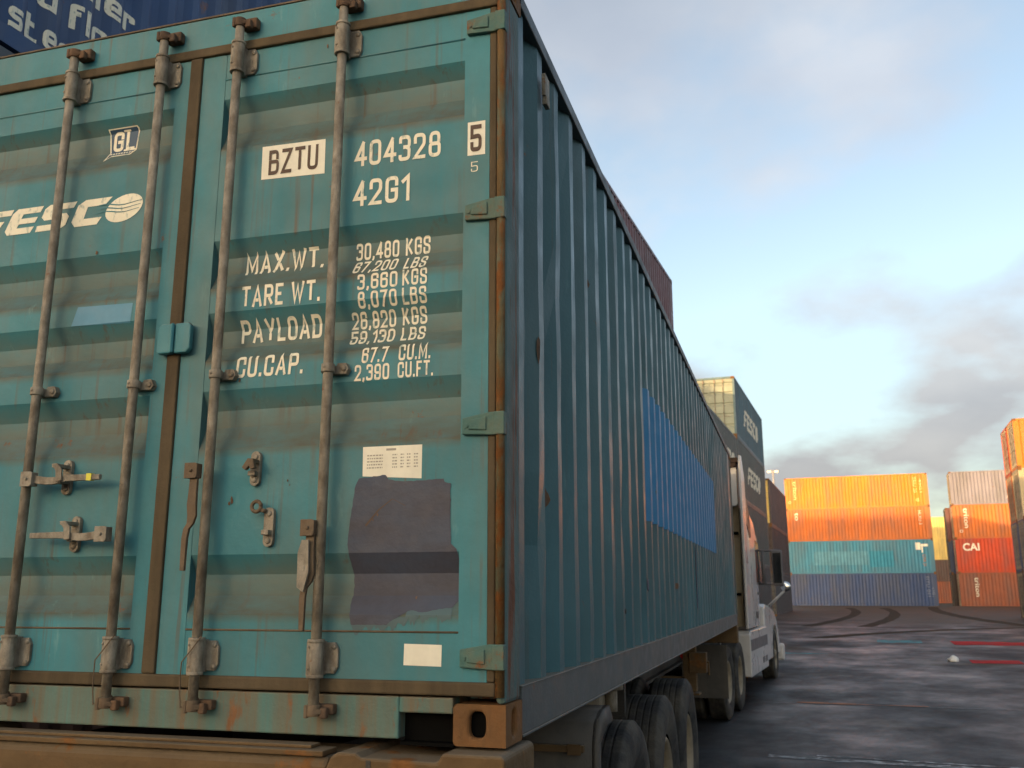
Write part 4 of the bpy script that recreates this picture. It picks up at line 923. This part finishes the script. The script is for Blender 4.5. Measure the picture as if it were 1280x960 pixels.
for s in (1, -1):
    g = MB()
    P = [(.0, 1.20), (.0, 3.92), (.05, 4.02), (.18, 4.02), (.42, 3.70), (.46, 3.4), (.46, 1.20)]
    a, b = sorted((s * 1.185, s * 1.225)); g.prism(P, 'x', a, b); obj('side_extender', g, M['cabwhite'], K0, .01)
    g = MB(); g.prism([(.62, 3.02), (.60, 3.40), (.80, 3.36), (1.20, 3.0), (1.24, 2.72), (1.0, 2.70)], 'x', *sorted((s * 1.175, s * 1.196))); obj('sleeper_window', g, mat('dull_side_glass', (.03, .03, .035), .35, bump=0), K0, .004)
    g = MB(); g.prism([(1.95, 1.95), (1.95, 2.72), (2.45, 2.68), (3.02, 1.98)], 'x', *sorted((s * 1.08, s * 1.168))); obj('door_window', g, M['glass'], K0, .004)
    g = MB(); g.box(*sorted((s * 1.16, s * 1.19)), 2.0, 2.14, 1.74, 1.78); obj('door_handle', g, M['cabgrey'], K0, .004)
    g = MB(); g.box(*sorted((s * 1.185, s * 1.205)), 1.55, 1.72, 1.33, 1.45); obj('side_lamp', g, M['cabgrey'], K0, .003)
    # tank fairing with grey band and steps
    g = MB(); g.prism([(.16, .44), (.16, 1.10), (.24, 1.16), (2.70, 1.16), (2.78, 1.0), (2.78, .44)], 'x', *sorted((s * .72, s * 1.22))); tf = obj('tank_fairing', g, M['cabwhite'], K0, .02)
    g = MB(); g.box(*sorted((s * 1.19, s * 1.2235)), .20, 2.74, .84, 1.02); obj('trim_band', g, M['cabgrey'], tf)
    for y in (2.0, 2.45):
        g = MB(); g.box(*sorted((s * 1.19, s * 1.226)), y - .15, y + .15, .56, .66); obj('step', g, M['cabgrey'], tf)
    # front fender with wheel arch
    cy, cz, ra = 5.22, .50, .62
    P = [(2.95, .48), (2.95, .80), (3.30, 1.16), (3.36, 1.50), (3.55, 1.56), (4.4, 1.50), (5.2, 1.40), (5.75, 1.20), (6.05, .92), (6.10, .50), (cy + ra, .50)]
    P += [(cy + ra * math.cos(t), cz + ra * math.sin(t)) for t in [math.pi * k / 14 for k in range(1, 14)]] + [(cy - ra, .48)]
    g = MB(); g.prism(P, 'x', *sorted((s * .78, s * 1.13))); obj('fender', g, M['cabwhite'], K0, .03)
    # mirrors
    g = MB()
    g.box(*sorted((s * 1.38, s * 1.58)), 2.70, 2.80, 1.90, 2.56)
    mh = obj('mirror', g, M['cabgrey'], K0, .03)
    g = MB(); g.box(*sorted((s * 1.41, s * 1.55)), 2.690, 2.6985, 1.95, 2.51); obj('mirror_glass', g, M['glass'], mh)
    g = MB(); g.tube([(s * 1.10, 2.72, 2.56), (s * 1.55, 2.75, 2.55)], .022, 8); g.tube([(s * 1.10, 2.74, 1.94), (s * 1.55, 2.76, 1.93)], .022, 8); g.tube([(s * 1.22, 2.73, 1.94), (s * 1.22, 2.73, 2.56)], .03, 8); obj('mirror_arm', g, M['cabgrey'], mh)
    g = MB(); g.lathe([(-.035, 0), (-.03, .05), (-.012, .088), (.0, .1)], (s * 1.50, 4.02, 1.90), 'y', 24); g.lathe([(0, .1), (.04, .095), (.09, .06), (.105, 0)], (s * 1.50, 4.02, 1.90), 'y', 24)
    fm = obj('fender_mirror', g, M['chrome'], K0)
    g = MB(); g.tube([(s * 1.47, 4.04, 1.82), (s * 1.14, 3.95, 1.52)], .016, 8); g.tube([(s * 1.49, 4.04, 1.82), (s * 1.16, 4.15, 1.50)], .012, 8); obj('mirror_arm', g, M['cabwhite'], fm)
    g = MB(); g.box(*sorted((s * .70, s * 1.04)), 6.00, 6.11, .80, 1.0); obj('headlight', g, M['chrome'], K0, .02)
    # mudflap behind the drive wheels
    g = MB(); g.box(*sorted((s * .58, s * 1.20)), -2.42, -2.405, .36, 1.06); g.box(*sorted((s * .50, s * 1.16)), -2.43, -2.37, 1.0, 1.06); obj('mudflap', g, M['flap'], K0)
    g = MB(); g.tube([(s * .62, -2.50, .92), (s * .62, -2.40, .92)], .05, 12); obj('tail_lamp', g, M['redlens'], K0)
    for y in (-1.68, -.43): wheel(K0, s * (1.13 - .145), y, s); wheel(K0, s * (1.13 - .475), y, s, 'out')
    wheel(K0, s * (1.13 - .145), 5.22, s, 'out')
    g = MB(); g.tube([(s * 1.0, .18, .9), (s * 1.0, .18, 3.9)], .075, 14); obj('exhaust_stack', g, M['zincdark'], K0) if s < 0 else None
g = MB(); g.loft([rring(.80, 1.0, 1.74, 3.28, .12), rring(.80, .9, 1.70, 4.2, .16), rring(.76, .8, 1.52, 5.4, .2), rring(.70, .7, 1.30, 6.0, .2), rring(.66, .68, 1.1, 6.14, .1)]); hood = obj('hood', g, M['cabwhite'], K0)
g = MB(); g.box(-.55, .55, 6.13, 6.16, .72, 1.08); obj('grille', g, M['cabgrey'], hood, .01)
g = MB(); g.prism([(2.79, 2.72), (3.24, 1.98), (3.27, 1.99), (2.82, 2.74)], 'x', -.98, .98); obj('windshield', g, M['glass'], K0)
g = MB(); g.prism([(2.60, 2.80), (2.66, 2.90), (3.02, 2.78), (3.0, 2.72)], 'x', -1.10, 1.10); obj('sun_visor', g, M['cabwhite'], K0, .01)
g = MB(); g.box(-1.22, 1.22, 6.08, 6.30, .34, .70); obj('bumper', g, M['cabwhite'], K0, .05)
g = MB()
for s in (-1, 1): g.box(s * .43 - .04, s * .43 + .04, -2.5, 6.0, .74, 1.0)
for y in (-1.68, -.43, 5.22): g.tube([(-1.0, y, .515), (1.0, y, .515)], .08, 12)
g.box(-.55, .55, -1.6, -.5, 1.02, 1.12); obj('frame_rail', g, M['chassisdark'], K0)
# hoses and a ladder-like grab rail at the back of the cab
for x, m_ in ((.86, 'cabcream'), (.5, 'rust'), (.2, 'chassisdark')):
    g = MB(); g.tube([(x, .25, 2.4), (x + .03, -.1, 2.0), (x, -.5, 1.5), (x - .1, -.9, 1.25)], .02, 8); obj('air_hose', g, M[m_], K0)
for z in (2.72, 1.72):
    g = MB(); g.box(.35, 1.10, .24, .298, z, z + .045); obj('grab_rail', g, M['black'], K0)
g = MB(); g.tube([(.98, .22, 1.75), (.98, .22, 3.2)], .022, 8); obj('grab_handle', g, M['zinc'], K0)

# ------------------------------------------------------------------ yard containers
def yard_ribs(y, L):
    t = y - .2
    if t < 0 or y > L - .2: return 0
    t %= PITCH_R
    if t < .072: return 0
    if t < .140: return .036 * (t - .072) / .068
    if t < .210: return .036
    return .036 * (1 - (t - .210) / .068)
YM = {}
def yard_meshes(L, H):
    if (L, H) in YM: return YM[(L, H)]
    W_ = 2.438; n = int((L - .4) / PITCH_R)
    br = [.2 + k * PITCH_R + t for k in range(n) for t in (0, .072, .140, .210)]
    ys = [.1] + br + [.2 + n * PITCH_R, L - .1]
    walls = MB()
    for x, s in ((-.01, 1), (-W_ + .01, -1)):
        walls.sheet([[(x - s * (yard_ribs(y, .2 + n * PITCH_R + .2) if y < .2 + n * PITCH_R else 0), y, z) for y in ys] for z in (.13, H - .08)])
    walls.sheet([[(x, y, H - .03) for x in (-W_ + .05, -.05)] for y in (.05, L - .05)])
    xs = [-W_ + .1 + k * .125 for k in range(18)] 
    walls.sheet([[(x, L - .02 - (.03 if k % 2 else 0), z) for k, x in enumerate(xs)] for z in (.1, H - .08)])
    fr = MB()
    for x0, x1 in ((-.10, 0), (-W_, -W_ + .10)):
        for y0, y1 in ((.002, .12), (L - .12, L - .002)): fr.box(x0 + .002, x1 - .002, y0, y1, .118, H - .118)
        fr.box(x0 + .02 if x0 < -1 else x0 + .03, x1 - .002 if x0 > -1 else x1 - .03, .178, L - .178, .01, .14); 
        fr.box(x0 + .002 if x0 < -1 else x0 + .04, x1 - .002 if x0 > -1 else x1 - .04, .178, L - .178, H - .09, H - .005)
    for y0, y1 in ((.002, .1), (L - .1, L - .002)):
        fr.box(-W_ + .16, -.16, y0, y1, .01, .13); fr.box(-W_ + .16, -.16, y0, y1, H - .11, H - .005)
    cs = MB(); cs.box(0, .162, 0, .178, 0, .118)
    dr = MB()
    zs = [.13]; k = 0
    for c in (.18, .36, .54, .72, .88): zs += [H * c - .10, H * c - .04, H * c + .04, H * c + .10]
    zs.append(H - .11); dd = [0] + [0, .036, .036, 0] * 5 + [0]
    for a, b in ((-W_ + .1, -W_ / 2 - .02), (-W_ / 2 + .02, -.1)): dr.sheet([[(x, .03 + d, z) for x in (a, b)] for z, d in zip(zs, dd)])
    dr.box(-W_ / 2 - .02, -W_ / 2 + .02, .02, .04, .13, H - .11)
    lk = MB()
    x = 0; lk.tube([(x, -.005, .08), (x, -.005, H - .08)], .018, 8, False); lk.box(x - .03, x + .05, -.02, .03, .16, .27); lk.box(x - .03, x + .05, -.02, .03, H - .27, H - .16); lk.box(x, x + .26, -.03, -.015, .95, .98)
    YM[(L, H)] = [m.mesh(nm, [M['frame']]) for m, nm in ((walls, 'corrugated_wall'), (fr, 'frame'), (cs, 'corner_castings'), (dr, 'door_end'), (lk, 'lock_bars'))] + [br]
    return YM[(L, H)]
def yard_container(x, y, z, turn, L, H, m, label, group, door=None, frame=None):
    e = empty('shipping_container', yw(x, y, z), -A + (-math.pi / 2 if turn else 0), label, 'shipping container', group)
    ms = yard_meshes(L, H)
    for me, nm, mm in zip(ms[:5], ('corrugated_wall', 'frame', 'corner_casting', 'door', 'lock_bar'), (m, frame or m, M['casting'], door or m, M['zinc'])):
        at = [(0, 0, 0)]
        if nm == 'corner_casting': at = [(x0, y0, z0) for x0 in (-.162, -2.438) for y0 in (0, L - .178) for z0 in (0, H - .118)]
        if nm == 'lock_bar': at = [(x0, 0, 0) for x0 in (-.55, -.95, -1.49, -1.89)]
        for p in at:
            o = bpy.data.objects.new(nm, me); COL.objects.link(o); o.parent = e; o.location = p
            o.material_slots[0].link = 'OBJECT'; o.material_slots[0].material = mm
    e['_L'] = L; e['_H'] = H
    return e
def side_text(e, items, m, name='lettering', bmf=None):
    """items on the +x long side: text fitted to (along, z) boxes"""
    ms = yard_meshes(e['_L'], e['_H']); br = ms[5]; L = e['_L']; n = int((L - .4) / PITCH_R); lim = .2 + n * PITCH_R
    def place(u, v): return Vector((-.01 - (yard_ribs(u, lim + .2) if u < lim else 0) + .003, u, v))
    mobj(name, drape([(bmf or text_bm)(*i) if isinstance(i[0], str) else poly_bm(i[0]) for i in items], br, 0, place), m, e)
HC, ST = 2.896, 2.591
PA = dict(
    blue=paint('blue_container_paint', (.022, .062, .17)), slate=paint('slate_container_paint', (.06, .075, .09)), grey=paint('grey_container_paint', (.16, .16, .165)),
    maroon=paint('maroon_container_paint', (.17, .065, .07)), teal=paint('teal_container_paint', (.07, .15, .185)), tealgreen=paint('green_grey_container_paint', (.10, .125, .115)),
    darkteal=paint('dark_teal_container_paint', (.075, .10, .10)), brown=paint('brown_container_paint', (.11, .06, .05)), dark=paint('black_brown_container_paint', (.055, .038, .04)), darkgrey=paint('charcoal_container_paint', (.07, .07, .075)),
    orange=paint('orange_container_paint', (.70, .185, .005), rust=.06), orange2=paint('deep_orange_container_paint', (.55, .14, .02), rust=.06), rust=paint('brick_container_paint', (.30, .085, .04)), sea=paint('turquoise_container_paint', (.045, .23, .35)),
    navy=paint('navy_container_paint', (.032, .065, .17)), lilac=paint('pale_grey_container_paint', (.20, .195, .25)), red=paint('red_container_paint', (.55, .055, .012)), beige=paint('beige_container_paint', (.48, .40, .25)), yellow=paint('yellow_paint_and_sunlit_end', (.78, .58, .18)))
# --- row left of the truck
GA = 'containers stacked in the row left of the truck'
AX = -3.95
e = yard_container(AX, -.3, 0, 0, 12.192, ST, PA['brown'], 'brown container, bottom of the stack beside the teal trailer container', GA)
e = yard_container(AX, -.3, ST, 0, 12.192, ST, PA['slate'], 'slate container right under the dark blue container with white words', GA)
e = yard_container(AX, -.3, 2 * ST + .02, 0, 12.192, HC, PA['blue'], 'dark blue container with white lower-case words, above the teal doors at upper left', GA)
for it in (('container', .3 + .93, .3 + 2.36, .735, .935, .22), ('wood floor', .3 + .93, .3 + 2.42, .445, .645, .22), ('steel floor', .3 + 1.27, .3 + 2.62, .155, .355, .22)): side_text(e, [it], M['letter'], bmf=stroke_bm)
yard_container(AX, 12.1, 0, 0, 12.192, ST, PA['darkgrey'], 'charcoal container, bottom of the stack topped by the maroon container', GA)
yard_container(AX, 12.1, ST, 0, 12.192, ST, PA['brown'], 'brown container, second from the ground in the maroon-topped stack', GA)
yard_container(AX, 12.1, 2 * ST, 0, 12.192, HC, PA['darkteal'], 'dark teal container directly under the maroon container', GA)
yard_container(AX, 12.1, 2 * ST + HC, 0, 12.192, HC, PA['maroon'], 'maroon container rising above the roof edge of the teal trailer container', GA)
GH = 'containers added unseen behind the left stacks to shade the far tall stack'  # stack added out of sight to cast the shadow on the far stack
for k, (p, lb) in enumerate((('brown', 'brown container, first from the ground in the unseen stack added for shadow'), ('navy', 'navy container, second from the ground in the unseen stack added for shadow'), ('slate', 'slate container, third from the ground in the unseen stack added for shadow'), ('rust', 'brick container, fourth from the ground in the unseen stack added for shadow'), ('maroon', 'maroon container on top of the unseen stack added for shadow'))):
    yard_container(-11.9, 20.5, .05 + k * ST, 0, 12.192, ST, PA[p], lb, GH)
# --- row beyond the truck
GC = 'containers stacked beyond the truck cab'
CX = -4.44
def fesco_side(e, u0, u1, v0, v1):
    L = e['_L']; ms = yard_meshes(L, e['_H']); br = ms[5]; n = int((L - .4) / PITCH_R); lim = .2 + n * PITCH_R
    a, b = logo(u0, u1, v0, v1); [x.free() for x in b]
    mobj('company_logo', drape(a, br, 0, lambda u, v: Vector((-.01 - (yard_ribs(u, lim + .2) if u < lim else 0) + .004, u, v))), M['letter'], e)
bc = gz(35)
yard_container(CX, 29.6, bc, 0, 12.192, HC, PA['brown'], 'brown container, lowest of the stack in front of the tall stack beyond the cab', GC)
yard_container(CX, 29.6, bc + HC, 0, 12.192, HC, PA['slate'], 'slate container in the middle of the three-high stack beyond the cab', GC)
e = yard_container(CX, 29.6, bc + 2 * HC, 0, 12.192, HC, PA['tealgreen'], 'grey-green container with half-hidden white logo above the trailer container front end', GC); fesco_side(e, 4.2, 11.2, 1.0, 2.0)
bd = .35
yard_container(CX, 42.0, bd, 0, 12.192, HC, PA['darkgrey'], 'charcoal container, lowest of the tall stack behind the truck mirror', GC)
yard_container(CX, 42.0, bd + HC, 0, 12.192, HC, PA['darkteal'], 'dark grey-green plain container, second from the ground behind the truck cab', GC)
e = yard_container(CX, 42.0, bd + 2 * HC, 0, 12.192, HC, PA['tealgreen'], 'grey-green container with white logo just under the topmost teal container', GC); fesco_side(e, 3.6, 9.2, 1.0, 1.95)
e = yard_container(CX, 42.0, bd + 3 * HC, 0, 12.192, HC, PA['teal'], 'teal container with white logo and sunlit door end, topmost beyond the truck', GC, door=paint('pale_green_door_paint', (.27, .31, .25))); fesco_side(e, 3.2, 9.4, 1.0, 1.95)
be = gz(58)
EX, EY = -4.58, 58
yard_container(EX, EY, be, 0, 12.192, ST, PA['darkgrey'], 'charcoal container, lowest of the dark stack left of the orange stack', GC)
yard_container(EX, EY, be + ST, 0, 12.192, HC, PA['dark'], 'black-brown container in the middle of the dark stack left of the orange stack', GC)
yard_container(EX, EY, be + ST + HC, 0, 12.192, HC, PA['darkgrey'], 'charcoal container with a thin end coloured in yellow sunlight, topmost of the dark stack', GC, door=PA['yellow'], frame=PA['yellow'] and PA['darkgrey'])  # yellow door colour puts warm sunlight into this end
# --- the four-high stack facing the camera
GS = 'containers in the far stacks facing the camera'
SY = 88; b1z = .70
e = yard_container(-6.0, SY, b1z, 1, 12.192, HC, PA['navy'], 'navy container on the ground under the turquoise one', GS)
side_text(e, [('EITU 041', 11.35, 11.60, .9, 2.6, .0, 0, -90), ('45G1', 11.75, 11.95, .9, 1.7, .0, 0, -90)], mat('faint_letter', (.22, .25, .33), .6, bump=0))
e = yard_container(-6.0, SY, b1z + HC, 1, 12.192, HC, PA['sea'], 'turquoise container with paler repaint panels and a white mark at right', GS)
side_text(e, [([[(2.2, .75), (6.8, .75), (6.8, 1.95), (2.2, 1.95)]],)], mat('pale_turquoise', (.085, .26, .36), .5, bump=0), 'paint_patch')
side_text(e, [([[(6.9, .55), (8.9, .55), (8.9, 1.95), (6.9, 1.95)]],)], mat('deep_turquoise', (.02, .22, .34), .5, bump=0), 'paint_patch')
side_text(e, [([[(10.75, 2.0), (11.15, 2.0), (11.15, 2.62), (10.75, 2.62)], [(11.16, 2.28), (11.75, 2.28), (11.75, 2.5), (11.16, 2.5)], [(11.2, 1.75), (11.32, 1.75), (11.32, 2.27), (11.2, 2.27)]],)], M['white'], 'company_logo')
side_text(e, [('CMA 21', 11.25, 11.50, .6, 1.6, .0, 0, -90)], M['lamp'])
e = yard_container(-6.0, SY, b1z + 2 * HC, 1, 12.192, HC, PA['orange2'], 'orange container half in shade, second from the top above the turquoise one', GS)
side_text(e, [('to', .75, 1.05, 1.9, 2.6, .01, 0, -90), ('HLXU 3', 11.2, 11.45, 1.3, 2.5, .0, 0, -90)], M['letter'])
e = yard_container(-6.0, SY, b1z + 3 * HC, 1, 12.192, HC, PA['orange'], 'bright orange container topmost of the wide four-high stack', GS)
side_text(e, [('triton', .75, 1.05, .9, 2.6, .01, 0, -90), ('TRIU 20', 11.0, 11.25, 1.2, 2.6, .0, 0, -90), ('45G1', 11.5, 11.7, 1.2, 2.4, .0, 0, -90), ('o', .25, .5, .55, .8, .0), ('45', 11.1, 11.4, .4, .7, .0)], mat('yellow_letter', (.75, .56, .25), .5, bump=0))
# --- second stack
S2X = 7.95
e = yard_container(S2X, SY, b1z, 1, 12.192, HC, PA['rust'], 'brick-brown container with vertical letters on the ground at right', GS)
side_text(e, [('triton', 1.2, 1.55, .9, 2.5, .01, 0, -90)], M['letter'])
e = yard_container(S2X, SY, b1z + HC, 1, 12.192, HC, PA['red'], 'red container with white round letters above the brick-brown one', GS)
side_text(e, [('CAI', .55, 1.85, 1.85, 2.5, .03)], M['white'])
e = yard_container(S2X, SY, b1z + 2 * HC, 1, 12.192, HC, PA['orange2'], 'orange container with vertical white letters between the red and pale grey ones', GS)
side_text(e, [('triton', .85, 1.25, .9, 2.6, .01, 0, -90), ('o', .45, .7, .5, .75, .0)], M['letter'])
e = yard_container(S2X, SY, b1z + 3 * HC, 1, 12.192, HC, PA['lilac'], 'pale grey ribbed container topmost of the stack right of the gap', GS)
side_text(e, [([[(4.4, .5), (4.75, .5), (4.75, 1.0), (4.6, 1.25), (4.45, 1.0)]],)], M['white'], 'company_logo')
# row hidden behind: ends seen past the stack's left edge
yard_container(S2X - .35, SY + 2.9, b1z, 1, 12.192, HC, PA['dark'], 'black-brown container behind the brick-brown one, only its end showing', GS)
yard_container(S2X - .35, SY + 2.9, b1z + HC, 1, 12.192, HC, PA['navy'], 'navy container behind the red one, only its end showing', GS)
yard_container(S2X - .35, SY + 2.9, b1z + 2 * HC, 1, 12.192, HC, PA['maroon'], 'maroon container behind the orange one right of the gap, only its end showing', GS)
# far stack seen in the gap
for k, (p, lb) in enumerate((('rust', 'brick container at the bottom of the gap between the far stacks'), ('brown', 'brown container low in the gap between the far stacks'), ('yellow', 'yellow sunlit container in the gap between the far stacks, second from top'), ('yellow', 'yellow sunlit container in the gap between the far stacks, topmost'))):
    yard_container(4.0, 118, .8 + k * 2.45, 1, 12.192, ST if k < 0 else 2.438, PA[p], lb, GS)
# --- right edge stacks
GR = 'containers in the nearer stack at the right edge'
S3X, S3Y, b3 = 8.5, 52, .39
yard_container(S3X, S3Y, b3, 1, 12.192, ST, PA['dark'], 'dark container, bottom of the nearer stack at the right edge', GR)
yard_container(S3X, S3Y, b3 + ST, 1, 12.192, ST, PA['navy'], 'navy container under the beige one at the right edge', GR)
yard_container(S3X, S3Y, b3 + 2 * ST, 1, 12.192, ST, PA['beige'], 'beige container under the top orange one at the right edge', GR)
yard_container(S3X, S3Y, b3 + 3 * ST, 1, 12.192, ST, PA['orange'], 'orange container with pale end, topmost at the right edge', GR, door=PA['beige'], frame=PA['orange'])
for k, (p, lb) in enumerate((('dark', 'dark container at the foot of the second row at the right edge'), ('navy', 'navy container in the second row at the right edge'), ('orange2', 'orange container in the second row at the right edge, below the red one'), ('red', 'red container topmost in the second row at the right edge'))):
    yard_container(S3X, S3Y + 2.55, b3 + k * ST, 1, 12.192, ST, PA[p], lb, GR)
for o in bpy.data.objects:
    for k in ('_L', '_H'):
        if k in o: del o[k]

# ------------------------------------------------------------------ light mast
mz = gz(150)
LM = empty('light_mast', yw(-12.4, 150, mz), -A, 'tall slim floodlight mast far off with two pale lamps above the dark stack', 'light mast')
g = MB(); g.tube([(0, 0, 0), (0, 0, 20.1)], [.32, .14], 12); obj('pole', g, mat('mast_steel', (.42, .42, .43), .5, metal=.3, var=.05, bump=0), LM)
g = MB(); g.box(-.75, .75, -.06, .06, 19.75, 19.87); obj('crossarm', g, MATS['mast_steel'], LM)
for x in (-.55, .55):
    g = MB(); g.prism([(-.30, 19.65), (-.30, 20.05), (.28, 20.15), (.28, 19.85)], 'x', x - .33, x + .33); f = obj('floodlight', g, MATS['mast_steel'], LM, .03)
    g = MB(); g.box(x - .28, x + .28, -.315, -.303, 19.69, 20.01); obj('lens', g, mat('pale_lens', (.85, .78, .62), .4, var=.03, bump=0), f)

# ------------------------------------------------------------------ litter on the ground
g = MB(); rn = random.Random(11); rings = []
for i in range(6):
    t = i / 5; r_ = .115 * math.sin(math.pi * (.08 + .9 * (1 - t)) * .55) + .01
    rings.append([(r_ * 1.25 * rn.uniform(.7, 1.15) * math.cos(a_), r_ * rn.uniform(.7, 1.15) * math.sin(a_), .15 * t) for a_ in [2 * math.pi * k / 11 for k in range(11)]])
g.loft(rings)
bag = obj('plastic_bag', g, mat('white_plastic', (.72, .70, .68), .45, var=.08, bump=.3, bscale=30)); bag.location = yw(2.76, 24.1, gz(24.1)); bag.rotation_euler.z = .4
tag(bag, 'small crumpled white bag on the wet asphalt by the red line', 'plastic bag')

# ------------------------------------------------------------------ unseen sheds added behind the camera to cast the long evening shadow
def shed(x0, x1, y0, y1, h, label):
    e = empty('shadow_shed', yw(x0, y0, 0), -A, label, 'shadow_shed', 'sheds added out of view to cast shadow')
    w, d = x1 - x0, y1 - y0
    g = MB(); n = int(w / 1.0)
    g.sheet([[(w * i / n, d + (.06 if i % 2 else 0), z) for i in range(n + 1)] for z in (0, h)]); g.box(0, w, 0, d - .05, 0, h - .02); obj('wall', g, M['concrete'], e)
    g = MB(); g.box(-.2, w + .2, -.2, d + .3, h, h + .25); obj('roof', g, M['roof'], e)
    for k in range(max(1, int(w / 12))):
        g = MB(); g.box(3 + k * 12, 7.5 + k * 12, d + .062, d + .16, 0, min(5.5, h - 1)); obj('door', g, M['roof'], e, .02)
SH = -60
shed(-66, -52.8, SH - 18, SH, 23.7, 'tall pale shed added out of view to shade the far stacks')
shed(-52.6, -40, SH - 18, SH, 19.6, 'middle-height pale shed added unseen next to the tall shed for shadow')
shed(-39.8, -29.6, SH - 18, SH, 15.6, 'pale shed added unseen next to the long low shed for shadow')
shed(-29.4, 24, SH - 18, SH, 12.0, 'long low pale shed added out of view to shade the trailer and yard')
